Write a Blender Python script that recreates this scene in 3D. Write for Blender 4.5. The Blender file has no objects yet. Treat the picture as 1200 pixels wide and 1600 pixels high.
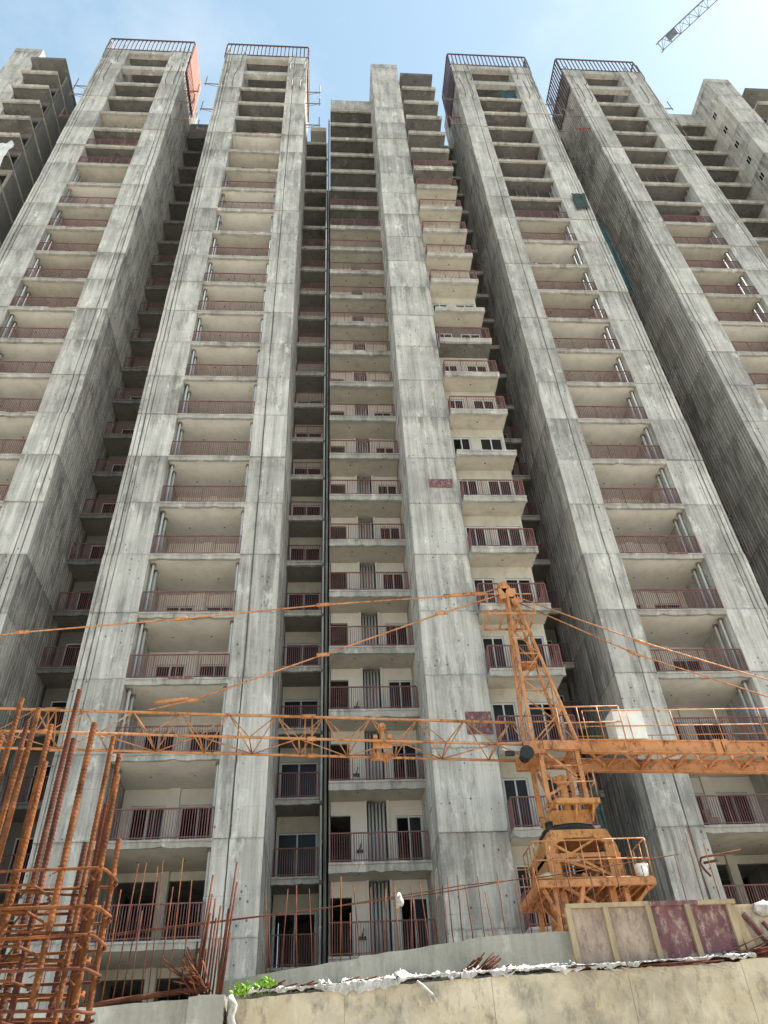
import bpy, math, random
from mathutils import Vector, Matrix
random.seed(11)
R = math.radians
scene = bpy.context.scene
col = scene.collection

# ------------------------------------------------------------------ camera
cam_d = bpy.data.cameras.new('camera')
cam_d.sensor_fit = 'VERTICAL'; cam_d.sensor_height = 36.0
cam_d.lens = 36.0 * 1209.5 / 1600.0
cam_d.clip_start = 0.05; cam_d.clip_end = 6000
cam = bpy.data.objects.new('camera', cam_d); col.objects.link(cam)
rt = Vector((0.99747, -0.05561, -0.04429)); up = Vector((-0.00317, -0.6572, 0.75371)); fw = Vector((0.07102, 0.75166, 0.65571))
m3 = Matrix((rt, up, -fw)).transposed()
cam.matrix_world = Matrix.Translation((-1.1627, -26.8251, -5.9495)) @ m3.to_4x4()
scene.camera = cam

# ------------------------------------------------------------------ sky and sun
SUN_AZ, SUN_EL = R(80), R(59)          # azimuth from +Y towards +X
world = bpy.data.worlds.new('World'); scene.world = world; world.use_nodes = True
nt = world.node_tree; nt.nodes.clear()
sky = nt.nodes.new('ShaderNodeTexSky'); sky.sky_type = 'NISHITA'; sky.sun_disc = False
sky.sun_elevation = SUN_EL; sky.sun_rotation = SUN_AZ
sky.air_density = 1.0; sky.dust_density = 0.6; sky.ozone_density = 1.0; sky.altitude = 100
bg = nt.nodes.new('ShaderNodeBackground'); bg.inputs['Strength'].default_value = 0.085
wo = nt.nodes.new('ShaderNodeOutputWorld')
tint = nt.nodes.new('ShaderNodeMix'); tint.data_type = 'RGBA'; tint.blend_type = 'MULTIPLY'; tint.inputs[0].default_value = 1.0
tint.inputs[7].default_value = (0.93, 1.04, 1.0, 1)
haze = nt.nodes.new('ShaderNodeMix'); haze.data_type = 'RGBA'; haze.inputs[0].default_value = 0.5
cl = nt.nodes.new('ShaderNodeTexNoise'); cl.inputs['Scale'].default_value = 2.6; cl.inputs['Detail'].default_value = 7; cl.inputs['Roughness'].default_value = 0.6
tc = nt.nodes.new('ShaderNodeTexCoord'); nt.links.new(tc.outputs['Generated'], cl.inputs['Vector'])
cr = nt.nodes.new('ShaderNodeMapRange'); cr.inputs['From Min'].default_value = 0.50; cr.inputs['From Max'].default_value = 0.72; cr.inputs['To Min'].default_value = 0.0; cr.inputs['To Max'].default_value = 0.5
nt.links.new(cl.outputs['Fac'], cr.inputs['Value'])
haze.inputs[7].default_value = (2.75, 3.75, 4.35, 1)
nt.links.new(sky.outputs[0], tint.inputs[6]); nt.links.new(tint.outputs[2], haze.inputs[6]); clouds = nt.nodes.new('ShaderNodeMix'); clouds.data_type = 'RGBA'; clouds.inputs[7].default_value = (4.4, 4.7, 4.9, 1)
nt.links.new(cr.outputs[0], clouds.inputs[0]); nt.links.new(haze.outputs[2], clouds.inputs[6]); nt.links.new(clouds.outputs[2], bg.inputs[0]); nt.links.new(bg.outputs[0], wo.inputs[0])
sd = bpy.data.lights.new('sun', 'SUN'); sd.energy = 5.0; sd.angle = R(0.53); sd.color = (1.0, 0.94, 0.84)
sun = bpy.data.objects.new('sun', sd); col.objects.link(sun)
sv = Vector((math.cos(SUN_EL) * math.sin(SUN_AZ), math.cos(SUN_EL) * math.cos(SUN_AZ), math.sin(SUN_EL)))
sun.rotation_euler = sv.to_track_quat('Z', 'Y').to_euler(); sun.location = (60, 30, 120)
scene.view_settings.view_transform = 'Standard'; scene.view_settings.look = 'None'
scene.view_settings.gamma = 1.0; scene.view_settings.use_curve_mapping = False
scene.view_settings.exposure = 1.5
scene.cycles.max_bounces = 8; scene.cycles.diffuse_bounces = 4

# ------------------------------------------------------------------ materials
class NT:
    def __init__(s, name):
        s.m = bpy.data.materials.new(name); s.m.use_nodes = True
        s.t = s.m.node_tree; s.t.nodes.clear()
        s.out = s.n('ShaderNodeOutputMaterial'); s.b = s.n('ShaderNodeBsdfPrincipled')
        s.l(s.b.outputs[0], s.out.inputs[0])
    def n(s, ty, **k):
        nd = s.t.nodes.new(ty)
        for a, v in k.items(): setattr(nd, a, v)
        return nd
    def l(s, a, b): s.t.links.new(a, b)
    def pos(s, scale=(1, 1, 1), obj=False):
        if obj: o = s.n('ShaderNodeTexCoord').outputs['Object']
        else: o = s.n('ShaderNodeNewGeometry').outputs['Position']
        mp = s.n('ShaderNodeVectorMath', operation='MULTIPLY'); s.l(o, mp.inputs[0]); mp.inputs[1].default_value = scale
        return mp.outputs[0]
    def noise(s, scale, vec, detail=4, rough=0.6):
        nd = s.n('ShaderNodeTexNoise'); nd.inputs['Scale'].default_value = scale; nd.inputs['Detail'].default_value = detail
        nd.inputs['Roughness'].default_value = rough; s.l(vec, nd.inputs['Vector']); return nd.outputs['Fac']
    def ramp(s, fac, stops):
        nd = s.n('ShaderNodeValToRGB'); r = nd.color_ramp
        while len(r.elements) < len(stops): r.elements.new(0.5)
        for e, (p_, c_) in zip(r.elements, stops):
            e.position = p_; e.color = (c_, c_, c_, 1) if isinstance(c_, (int, float)) else (*c_, 1)
        s.l(fac, nd.inputs[0]); return nd.outputs[0]
    def mix(s, a, b, fac, mode='MIX'):
        nd = s.n('ShaderNodeMix', data_type='RGBA', blend_type=mode)
        for sock, v in ((nd.inputs[6], a), (nd.inputs[7], b), (nd.inputs[0], fac)):
            if isinstance(v, bpy.types.NodeSocket): s.l(v, sock)
            elif isinstance(v, (int, float)): sock.default_value = v if sock == nd.inputs[0] else (v, v, v, 1)
            else: sock.default_value = (*v, 1)
        return nd.outputs[2]
    def math(s, op, a, b=None, clamp=False):
        nd = s.n('ShaderNodeMath', operation=op, use_clamp=clamp)
        for i, v in enumerate((a, b)):
            if v is None: continue
            if isinstance(v, (int, float)): nd.inputs[i].default_value = v
            else: s.l(v, nd.inputs[i])
        return nd.outputs[0]
    def sep(s, vec):
        nd = s.n('ShaderNodeSeparateXYZ'); s.l(vec, nd.inputs[0]); return nd.outputs
    def rnd(s): return s.n('ShaderNodeObjectInfo').outputs['Random']
    def bump(s, h, strength, dist=0.02):
        nd = s.n('ShaderNodeBump'); nd.inputs['Strength'].default_value = strength; nd.inputs['Distance'].default_value = dist
        s.l(h, nd.inputs['Height']); s.l(nd.outputs[0], s.b.inputs['Normal'])
    def fin(s, colour, rough=0.8, metal=0.0, spec=0.3):
        if isinstance(colour, bpy.types.NodeSocket): s.l(colour, s.b.inputs['Base Color'])
        else: s.b.inputs['Base Color'].default_value = (*colour, 1)
        if isinstance(rough, bpy.types.NodeSocket): s.l(rough, s.b.inputs['Roughness'])
        else: s.b.inputs['Roughness'].default_value = rough
        s.b.inputs['Metallic'].default_value = metal; s.b.inputs['Specular IOR Level'].default_value = spec
        return s.m

def concrete(name, light, dark, lift=False, streak=1.0, con=1.0, stain_amt=0.68):
    k = NT(name)
    w = k.sep(k.pos()); hx = k.math('ADD', w[0], w[1]); rnd = k.rnd()
    patch = k.noise(0.55, k.pos(), 6, 0.66)
    st = k.noise(1.0, k.pos((3.0, 3.0, 0.13)), 5, 0.7)
    st2 = k.noise(1.0, k.pos((12, 12, 0.5)), 4, 0.65)
    fine = k.noise(18, k.pos(), 5, 0.75)
    f = k.math('ADD', k.math('MULTIPLY', k.ramp(patch, [(0.33, 0.0), (0.66, 1.0)]), 0.42), k.math('MULTIPLY', k.ramp(st, [(0.36, 0.0), (0.62, 1.0)]), 0.36 * streak))
    f = k.math('ADD', f, k.math('MULTIPLY', k.ramp(st2, [(0.33, 0), (0.67, 1)]), 0.20 * streak))
    f = k.math('ADD', f, k.math('MULTIPLY', k.math('SUBTRACT', fine, 0.5), 0.55))
    h = k.math('ADD', k.math('MULTIPLY', fine, 0.5), k.math('MULTIPLY', st2, 0.8))
    if lift:
        f = k.math('ADD', f, k.math('MULTIPLY', k.math('SUBTRACT', rnd, 0.5), 0.42))
        # shutter boards: each strip its own tone, other strips in each pour
        bd = k.n('ShaderNodeTexWhiteNoise', noise_dimensions='2D'); cb = k.n('ShaderNodeCombineXYZ')
        k.l(k.math('FLOOR', k.math('DIVIDE', k.math('ADD', hx, k.math('MULTIPLY', rnd, 0.3)), 0.17)), cb.inputs[0]); k.l(k.math('MULTIPLY', rnd, 91.7), cb.inputs[1]); k.l(cb.outputs[0], bd.inputs['Vector'])
        f = k.math('ADD', f, k.math('MULTIPLY', k.math('SUBTRACT', bd.outputs['Value'], 0.5), 0.26))
    f = k.math('ADD', f, 0.0, True)
    c = k.mix(dark, light, f)
    bl = k.ramp(k.noise(1.3, k.pos((1, 1, 0.45)), 7, 0.74), [(0.55, 0), (0.68, 1)])
    c = k.mix(c, tuple(min(0.8, v * 1.42) for v in light), k.math('MULTIPLY', bl, 0.62))
    al = k.ramp(k.noise(0.9, k.pos((1.3, 1.3, 0.32)), 7, 0.75), [(0.52, 0), (0.63, 1)])
    c = k.mix(c, tuple(v * 0.60 for v in dark), k.math('MULTIPLY', al, 0.62 * con))
    if lift:
        oz = k.sep(k.pos(obj=True))
        # run-off stains below each pour joint, every drip with its own length
        cv = k.n('ShaderNodeCombineXYZ'); k.l(k.math('MULTIPLY', hx, 2.6), cv.inputs[0]); k.l(k.math('MULTIPLY', rnd, 50), cv.inputs[1])
        dl = k.noise(1.0, cv.outputs[0], 4, 0.75)
        dlen = k.math('MULTIPLY', k.ramp(dl, [(0.40, 0), (0.72, 1)]), 2.6)
        dep = k.math('SUBTRACT', 3.0, oz[2])
        stain = k.math('MULTIPLY', k.math('SUBTRACT', dlen, dep), 1.2, True)
        gate = k.ramp(k.math('FRACT', k.math('MULTIPLY', rnd, 17.3)), [(0.35, 0.12), (1.0, 1.0)])
        c = k.mix(c, tuple(v * 0.42 for v in dark), k.math('MULTIPLY', stain, k.math('MULTIPLY', gate, stain_amt)))
        ozn = k.math('ADD', k.math('DIVIDE', oz[2], 3.0), k.math('MULTIPLY', k.math('SUBTRACT', k.noise(3.5, k.pos(), 4, .7), 0.5), 0.07))
        jt = k.math('ADD', k.ramp(ozn, [(0.0, 1), (0.022, 0)]), k.ramp(ozn, [(0.975, 0), (0.998, 1)]), True)
        c = k.mix(c, tuple(v * 0.35 for v in dark), k.math('MULTIPLY', jt, k.math('MULTIPLY', k.ramp(fine, [(0.40, 0.0), (0.62, 1)]), 0.6)))
        def seam_line(v, period, wd):
            fr = k.math('FRACT', k.math('DIVIDE', v, period))
            return k.math('LESS_THAN', k.math('ABSOLUTE', k.math('SUBTRACT', fr, 0.5)), wd)
        sl = k.math('MAXIMUM', seam_line(k.math('ADD', oz[2], k.math('MULTIPLY', rnd, .8)), 1.22, 0.009), seam_line(k.math('ADD', hx, k.math('MULTIPLY', rnd, 1.3)), 0.61, 0.011))
        c = k.mix(c, tuple(v * 0.5 for v in dark), k.math('MULTIPLY', sl, k.math('MULTIPLY', k.ramp(patch, [(0.45, 0.0), (0.66, 1)]), 0.4)))
        cb = k.n('ShaderNodeCombineXYZ'); k.l(k.math('MULTIPLY', hx, 1.0), cb.inputs[0]); k.l(k.math('MULTIPLY', w[2], 0.8), cb.inputs[1])
        vo = k.n('ShaderNodeTexVoronoi'); vo.voronoi_dimensions = '2D'; vo.inputs['Scale'].default_value = 2.1; vo.inputs['Randomness'].default_value = 0.95
        k.l(cb.outputs[0], vo.inputs['Vector'])
        sz = k.math('MULTIPLY', k.ramp(k.noise(0.7, k.pos(), 2), [(0.47, 0), (0.6, 1)]), 0.075)
        hole = k.math('LESS_THAN', vo.outputs['Distance'], sz)
        c = k.mix(c, (0.05, 0.047, 0.04), k.math('MULTIPLY', hole, 0.75))
        h = k.math('SUBTRACT', h, k.math('MULTIPLY', hole, 0.8))
    k.bump(h, 0.7, 0.03)
    return k.fin(c, 0.92, 0, 0.15)

def plain(name, c, rough=0.6, metal=0.0, var=0.25, scale=3.0, spec=0.3, dirt=None, dirt_amt=0.5, bump=0.0, stretch=(1, 1, 1)):
    k = NT(name)
    n1 = k.noise(scale, k.pos(stretch), 5, 0.65)
    cc = k.mix(tuple(v * (1 - var) for v in c), tuple(min(1, v * (1 + var)) for v in c), k.ramp(n1, [(0.3, 0), (0.7, 1)]))
    if dirt:
        n2 = k.noise(scale * 2.3, k.pos((1, 1, 0.5)), 6, 0.72)
        cc = k.mix(cc, dirt, k.math('MULTIPLY', k.ramp(n2, [(0.5, 0), (0.68, 1)]), dirt_amt))
    if bump: k.bump(k.noise(scale * 6, k.pos(stretch), 4, 0.7), bump, 0.02)
    return k.fin(cc, rough, metal, spec)

M = {}
M['lift'] = concrete('pier_concrete', (0.585, 0.56, 0.51), (0.225, 0.214, 0.195), True, 1.0, 0.85, 0.58)
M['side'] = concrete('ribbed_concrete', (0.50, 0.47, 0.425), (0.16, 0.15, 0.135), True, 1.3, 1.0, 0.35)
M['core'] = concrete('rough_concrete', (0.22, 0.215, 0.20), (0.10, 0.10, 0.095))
M['slab'] = concrete('slab_concrete', (0.56, 0.54, 0.49), (0.24, 0.23, 0.21), False, 0.5)
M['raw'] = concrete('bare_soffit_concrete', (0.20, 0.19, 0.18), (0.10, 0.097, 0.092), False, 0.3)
M['soffit'] = plain('painted_soffit', (0.62, 0.60, 0.555), 0.85, var=0.10, scale=0.9, dirt=(0.40, 0.35, 0.27), dirt_amt=0.35, bump=0.1)
M['plaster'] = plain('cream_plaster', (0.58, 0.56, 0.515), 0.85, var=0.08, scale=0.8, dirt=(0.45, 0.41, 0.34), dirt_amt=0.3, bump=0.1)
M['cement'] = plain('shade_darkened_plaster', (0.175, 0.167, 0.15), 0.9, var=0.18, scale=0.9, dirt=(0.15, 0.14, 0.125), dirt_amt=0.5, bump=0.2)  # plaster colour darkened to stand in for deep shade in the recesses
M['cement2'] = plain('pale_putty_and_shade', (0.43, 0.405, 0.35), 0.9, var=0.14, scale=0.8, dirt=(0.25, 0.235, 0.20), dirt_amt=0.5, bump=0.2)  # putty tone; in the narrow and wide bays it also carries recess shade
M['rail'] = plain('maroon_railing_paint', (0.165, 0.075, 0.070), 0.6, var=0.25, scale=1.2, dirt=(0.22, 0.15, 0.13), dirt_amt=0.6)
M['alu'] = plain('grey_window_frame', (0.48, 0.50, 0.50), 0.45, var=0.12, scale=1.5)
M['pvc'] = plain('grey_pvc_pipe', (0.46, 0.49, 0.50), 0.65, var=0.08, scale=0.6, dirt=(0.35, 0.34, 0.32), dirt_amt=0.35, stretch=(1, 1, .3))
M['dark'] = plain('dark_interior', (0.05, 0.048, 0.045), 0.9)
M['hole'] = plain('junction_box_hole', (0.03, 0.03, 0.03), 0.9)
M['screen'] = plain('brown_screen_paint', (0.075, 0.042, 0.042), 0.6, var=0.3, scale=1.0)
M['oranges'] = plain('red_oxide_sheet', (0.20, 0.036, 0.010), 0.85, var=0.25, scale=0.5, dirt=(0.30, 0.15, 0.08), dirt_amt=0.6)
M['rodred'] = plain('red_scaffold_pipe', (0.22, 0.05, 0.04), 0.6)
M['rod'] = plain('weathered_scaffold_pipe', (0.16, 0.14, 0.13), 0.7)
M['net'] = plain('green_safety_net', (0.045, 0.065, 0.06), 0.9, var=0.5, scale=6)
M['blue'] = plain('blue_green_sheet', (0.03, 0.065, 0.075), 0.85, var=0.4, scale=2)
M['tarp'] = plain('white_tarp', (0.62, 0.61, 0.58), 0.75, var=0.2, scale=2, bump=0.3)
k = NT('window_glass'); gn = k.noise(0.6, k.pos(), 2)
M['glass'] = k.fin(k.mix((0.008, 0.008, 0.008), (0.025, 0.025, 0.024), gn), 0.22, 0, 0.2)
def crane_paint(name, c):
    k = NT(name)
    n1 = k.noise(1.1, k.pos(), 5, 0.7); n2 = k.noise(5.5, k.pos((1, 1, .6)), 7, 0.78); n3 = k.noise(2.4, k.pos((1, 1, .5)), 6, 0.75)
    cc = k.mix(tuple(v * 0.72 for v in c), (min(1, c[0] * 1.12), c[1] * 1.28, c[2] * 1.9), k.ramp(n1, [(0.32, 0), (0.68, 1)]))
    cc = k.mix(cc, (0.13, 0.05, 0.026), k.math('MULTIPLY', k.ramp(n2, [(0.52, 0), (0.62, 1)]), 0.8))
    cc = k.mix(cc, (0.07, 0.045, 0.035), k.math('MULTIPLY', k.ramp(n3, [(0.55, 0), (0.68, 1)]), 0.7))
    cc = k.mix(cc, (0.55, 0.40, 0.28), k.math('MULTIPLY', k.ramp(k.noise(8, k.pos(), 5, .7), [(0.60, 0), (0.70, 1)]), 0.4))
    k.bump(n2, 0.25, 0.02)
    return k.fin(cc, k.ramp(n2, [(0.4, 0.5), (0.65, 0.85)]), 0, 0.3)
M['orange'] = crane_paint('orange_crane_paint', (0.54, 0.222, 0.07))
M['yorange'] = crane_paint('yellow_orange_crane_paint', (0.56, 0.24, 0.065))
M['grease'] = plain('greasy_black_steel', (0.035, 0.032, 0.03), 0.45, 0.4)
M['steel'] = plain('grey_worn_steel', (0.09, 0.088, 0.082), 0.7, 0.2, var=0.3, scale=6)
M['cabinet'] = plain('white_cabinet_paint', (0.78, 0.76, 0.70), 0.5, var=0.06, scale=2, dirt=(0.5, 0.42, 0.30), dirt_amt=0.35)
M['bucket'] = plain('white_plastic_bucket', (0.78, 0.77, 0.74), 0.4, var=0.06)
M['sackc'] = plain('jute_sack', (0.50, 0.40, 0.24), 0.9, var=0.25, scale=9, bump=0.5)
M['rust'] = plain('rusty_bright_rebar', (0.165, 0.060, 0.021), 0.85, spec=.15, var=0.65, scale=9, dirt=(0.05, 0.022, 0.014), dirt_amt=0.95, bump=0.4)
M['rust2'] = plain('rusty_dark_rebar', (0.105, 0.036, 0.022), 0.85, spec=.15, var=0.5, scale=6, dirt=(0.04, 0.02, 0.017), dirt_amt=0.8, bump=0.3)
M['tan'] = None
k = NT('tan_wall_concrete')
a = k.noise(0.9, k.pos(), 6, 0.7); b_ = k.noise(3.2, k.pos((1, 1, 0.55)), 6, 0.75); c_ = k.noise(16, k.pos(), 4, 0.7)
cc = k.mix((0.42, 0.345, 0.235), (0.62, 0.535, 0.40), k.ramp(a, [(0.32, 0), (0.66, 1)]))
wz = k.sep(k.pos())
grey = k.ramp(k.math('ADD', wz[0], k.math('MULTIPLY', k.math('SUBTRACT', a, 0.5), 3.0)), [(0.0, 1), (1.0, 1)])
cc = k.mix(cc, (0.19, 0.165, 0.125), k.math('MULTIPLY', k.ramp(b_, [(0.50, 0), (0.64, 1)]), 0.75))
g2 = k.ramp(k.noise(0.7, k.pos((1, 1, 1.3)), 5, 0.7), [(0.50, 0), (0.60, 1)])
cc = k.mix(cc, (0.22, 0.205, 0.175), k.math('MULTIPLY', g2, 0.38))
cc = k.mix(cc, (0.13, 0.11, 0.08), k.math('MULTIPLY', k.ramp(k.noise(9, k.pos((1, 1, .25)), 4, .7), [(0.60, 0), (0.70, 1)]), 0.6))
cc = k.mix(cc, (0.75, 0.68, 0.53), k.math('MULTIPLY', k.ramp(k.noise(2.1, k.pos((1, 1, .35)), 5, .7), [(0.56, 0), (0.7, 1)]), 0.4))
k.bump(k.math('ADD', b_, k.math('MULTIPLY', c_, 0.4)), 0.6, 0.03); M['tan'] = k.fin(cc, 0.92, 0, 0.2)
M['para'] = concrete('parapet_concrete', (0.46, 0.445, 0.385), (0.23, 0.22, 0.185), False, 0.5)
M['ply'] = plain('maroon_film_faced_plywood', (0.155, 0.07, 0.078), 0.8, var=0.35, scale=4.2, dirt=(0.42, 0.33, 0.25), dirt_amt=0.95, bump=0.3, stretch=(1.2, 1, .6))
M['plyold'] = plain('worn_plywood_with_cement', (0.33, 0.255, 0.195), 0.85, var=0.35, scale=5, dirt=(0.17, 0.095, 0.10), dirt_amt=0.85, bump=0.4, stretch=(1.2, 1, .5))
M['batten'] = plain('raw_timber_batten', (0.36, 0.28, 0.175), 0.8, var=0.3, scale=5, dirt=(0.26, 0.19, 0.12), dirt_amt=0.6, bump=0.3, stretch=(1, 1, .2))
M['plastic'] = plain('torn_white_plastic', (0.44, 0.42, 0.39), 0.7, var=0.4, scale=7, dirt=(0.18, 0.15, 0.12), dirt_amt=0.85, bump=0.5)
k = NT('leaf_green')
M['leaf'] = k.fin(k.mix((0.10, 0.24, 0.02), (0.26, 0.42, 0.04), k.rnd()), 0.5, 0, 0.4)
M['soil'] = plain('dusty_site_ground', (0.46, 0.43, 0.375), 0.95, var=0.22, scale=0.3, dirt=(0.32, 0.28, 0.22), dirt_amt=0.5, bump=0.4)
M['farcrane'] = plain('pale_grey_crane_paint', (0.10, 0.11, 0.14), 0.5, var=0.1)

# ------------------------------------------------------------------ mesh helpers
class MB:
    def __init__(s): s.v = []; s.f = []; s.mi = []
    def add(s, vs, fs, m=0):
        o = len(s.v); s.v += [tuple(v) for v in vs]
        for f in fs: s.f.append([i + o for i in f]); s.mi.append(m)
        return s
    def box(s, x0, x1, y0, y1, z0, z1, m=0):
        vs = [(x, y, z) for z in (z0, z1) for y in (y0, y1) for x in (x0, x1)]
        return s.add(vs, [(0, 2, 3, 1), (4, 5, 7, 6), (0, 1, 5, 4), (2, 6, 7, 3), (0, 4, 6, 2), (1, 3, 7, 5)], m)
    def beam(s, p0, p1, w, h=None, m=0):
        h = h or w; p0 = Vector(p0); p1 = Vector(p1); d = (p1 - p0).normalized()
        u = Vector((0, 0, 1)) if abs(d.z) < 0.95 else Vector((0, 1, 0))
        r_ = d.cross(u).normalized() * (w / 2); t = r_.cross(d).normalized() * (h / 2)
        vs = [p + a * r_ + b * t for p in (p0, p1) for a, b in ((-1, -1), (1, -1), (1, 1), (-1, 1))]
        return s.add(vs, [(0, 1, 2, 3), (7, 6, 5, 4), (0, 4, 5, 1), (1, 5, 6, 2), (2, 6, 7, 3), (3, 7, 4, 0)], m)
    def tube(s, p0, p1, r0, r1=None, n=8, m=0):
        r1 = r0 if r1 is None else r1
        p0 = Vector(p0); p1 = Vector(p1); d = (p1 - p0).normalized()
        u = Vector((0, 0, 1)) if abs(d.z) < 0.95 else Vector((0, 1, 0))
        a = d.cross(u).normalized(); b = a.cross(d).normalized()
        vs = [p + (a * math.cos(2 * math.pi * i / n) + b * math.sin(2 * math.pi * i / n)) * r for p, r in ((p0, r0), (p1, r1)) for i in range(n)]
        fs = [(i, (i + 1) % n, n + (i + 1) % n, n + i) for i in range(n)] + [tuple(range(n))[::-1], tuple(range(n, 2 * n))]
        return s.add(vs, fs, m)
    def path(s, pts, r, n=6, m=0):
        pts = [Vector(p) for p in pts]; rings = []
        for i, p in enumerate(pts):
            d = (pts[min(i + 1, len(pts) - 1)] - pts[max(i - 1, 0)]).normalized()
            u = Vector((0, 0, 1)) if abs(d.z) < 0.9 else Vector((0, 1, 0))
            a = d.cross(u).normalized(); b = a.cross(d).normalized()
            rings.append([p + (a * math.cos(2 * math.pi * j / n) + b * math.sin(2 * math.pi * j / n)) * r for j in range(n)])
        vs = [q for rg in rings for q in rg]; fs = []
        for i in range(len(pts) - 1):
            for j in range(n): fs.append((i * n + j, i * n + (j + 1) % n, (i + 1) * n + (j + 1) % n, (i + 1) * n + j))
        fs += [tuple(range(n))[::-1], tuple(range((len(pts) - 1) * n, len(pts) * n))]
        return s.add(vs, fs, m)
    def prism(s, prof, zs, m=0, jit=0.0, mside=None, rng=None):
        n = len(prof); vs = []
        for zi, z in enumerate(zs):
            for (x, y) in prof:
                jx = rng.uniform(-jit, jit) if rng and jit else 0
                jy = rng.uniform(-jit, jit) if rng and jit else 0
                vs.append((x + jx, y + jy, z))
        fs = []; ms = []
        for k_ in range(len(zs) - 1):
            for i in range(n):
                j = (i + 1) % n
                fs.append((k_ * n + i, k_ * n + j, (k_ + 1) * n + j, (k_ + 1) * n + i)); ms.append(m if mside is None else mside[i])
        o = len(s.v); s.v += vs
        for f, mm in zip(fs, ms): s.f.append([i + o for i in f]); s.mi.append(mm)
        s.f.append([o + i for i in range(n)][::-1]); s.mi.append(m)
        s.f.append([o + (len(zs) - 1) * n + i for i in range(n)]); s.mi.append(m)
        return s
    def mesh(s, name, mats, mirror=False, smooth=False):
        v = [(-x, y, z) for x, y, z in s.v] if mirror else s.v
        f = [fc[::-1] for fc in s.f] if mirror else s.f
        me = bpy.data.meshes.new(name); me.from_pydata(v, [], f)
        for mt in (mats if isinstance(mats, (list, tuple)) else [mats]): me.materials.append(M[mt])
        me.polygons.foreach_set('material_index', s.mi)
        if smooth: me.polygons.foreach_set('use_smooth', [True] * len(me.polygons))
        me.update(); return me

def ob(name, me, parent=None, loc=(0, 0, 0), rot=None):
    o = bpy.data.objects.new(name, me); col.objects.link(o); o.location = loc
    if rot: o.rotation_euler = rot
    if parent: o.parent = parent
    return o
def thing(name, label, cat, loc=(0, 0, 0), group=None, kind=None):
    o = bpy.data.objects.new(name, None); col.objects.link(o); o.location = loc; o.empty_display_size = 0.3
    return tag(o, label, cat, group)
def tag(o, label, cat, group=None):
    o['label'] = label; o['category'] = cat
    if group: o['group'] = group
    return o

# ------------------------------------------------------------------ ground
GZ = -7.55
g = MB()
N = 40; S = 900
for i in range(2): pass
g.add([(-S, -S, 0), (S, -S, 0), (S, S, 0), (-S, S, 0)], [(0, 1, 2, 3)])
o = ob('ground', g.mesh('ground', 'soil'), None, (0, 0, GZ)); o['kind'] = 'structure'

# ------------------------------------------------------------------ the tower block
H = 3.0
NMIN, NMAX = -2, 22
AX = 3.45                      # mirror axis of the facade
DEEP = 5.6

def side_ribs(x, y0, y1, pitch=0.21, gw=0.06, dep=0.045, inward=-1):
    """profile points running from y0 to y1 along plane x; grooves cut towards inward"""
    pts = []; y = y0; d = 1 if y1 > y0 else -1
    n = int(abs(y1 - y0) / pitch)
    for i in range(n):
        a = y0 + d * (i * pitch + pitch - gw); b = y0 + d * (i * pitch + pitch)
        pts += [(x, a), (x + inward * dep, a + d * 0.012), (x + inward * dep, b - d * 0.012), (x, b)]
    return pts
def front_grooves(cuts, y=0.0):
    pts = []
    for xc, w, dep in cuts:
        pts += [(xc - w / 2, y), (xc - w / 2 + 0.012, y + dep), (xc + w / 2 - 0.012, y + dep), (xc + w / 2, y)]
    return pts

def lift_meshes(name, prof, mside, mirror, h=H, nvar=6, jit=0.009, off=0.03):
    res = []
    rng = random.Random(hash(name) % 1000 if False else len(name) * 7 + (3 if mirror else 0))
    for v in range(nvar):
        dx, dy = rng.uniform(-off * .5, off * .5), rng.uniform(-off, off)
        p2 = [(x + (dx if 0.02 < i / len(prof) < 0.98 else 0), y + (dy if y < 4 else 0)) for i, (x, y) in enumerate(prof)]
        b = MB(); b.prism(p2, [0.004, 0.05, h * 0.33, h * 0.66, h - 0.10, h - 0.05, h - 0.004], 0, jit, mside, rng)
        npf = len(p2)
        for q in (4, 5):
            for i_ in range(npf):
                x_, y_, z_ = b.v[q * npf + i_]
                if y_ < 0.2: b.v[q * npf + i_] = (x_, y_ - rng.choice((0, .004, .012, .026)), z_ + rng.uniform(-.015, .015))
        res.append(b.mesh(name, ['lift', 'side'], mirror))
    return res

class Tower:
    """frame of one thing; lx() maps left-type x to world x (mirrored towers reflect about AX)"""
    def __init__(s, root, mirror=False, dx=0.0):
        s.r = root; s.m = mirror; s.dx = dx
    def X(s, x): return (2 * AX - x if s.m else x) + s.dx
    def part(s, name, me, x=0, y=0, z=0, parent=None):
        if parent is None: return ob(name, me, s.r, (s.X(x), y, z))
        return ob(name, me, parent, (0, 0, 0))
_cache = {}
def cm(key, fn):
    if key not in _cache: _cache[key] = fn()
    return _cache[key]

def pier(T, key, x0, w, prof, mside, ztop, nlow=NMIN):
    """a pier = core with one concrete lift per storey; profile in local coords (0..w)"""
    core = cm(('core', key, T.m, ztop), lambda: MB().box(0.05, w - 0.05, 0.06, DEEP - 0.05, GZ, ztop - 0.02).mesh('pier', 'core', T.m))
    p = T.part('pier', core, x0)
    ms = cm(('lift', key, T.m), lambda: lift_meshes('concrete_lift', prof, mside, T.m))
    n = nlow; rng = random.Random(int(abs(T.X(x0)) * 13))
    while n * H < ztop - 0.5:
        h = min(H, ztop - n * H)
        if h > H - 0.01: me = ms[rng.randrange(len(ms))]
        else: me = cm(('lifttop', key, T.m, round(h, 2)), lambda: lift_meshes('concrete_lift', prof, mside, T.m, h, 1)[0])
        q = ob('concrete_lift', me, p, (0, 0, n * H)); n += 1
    return p

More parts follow.
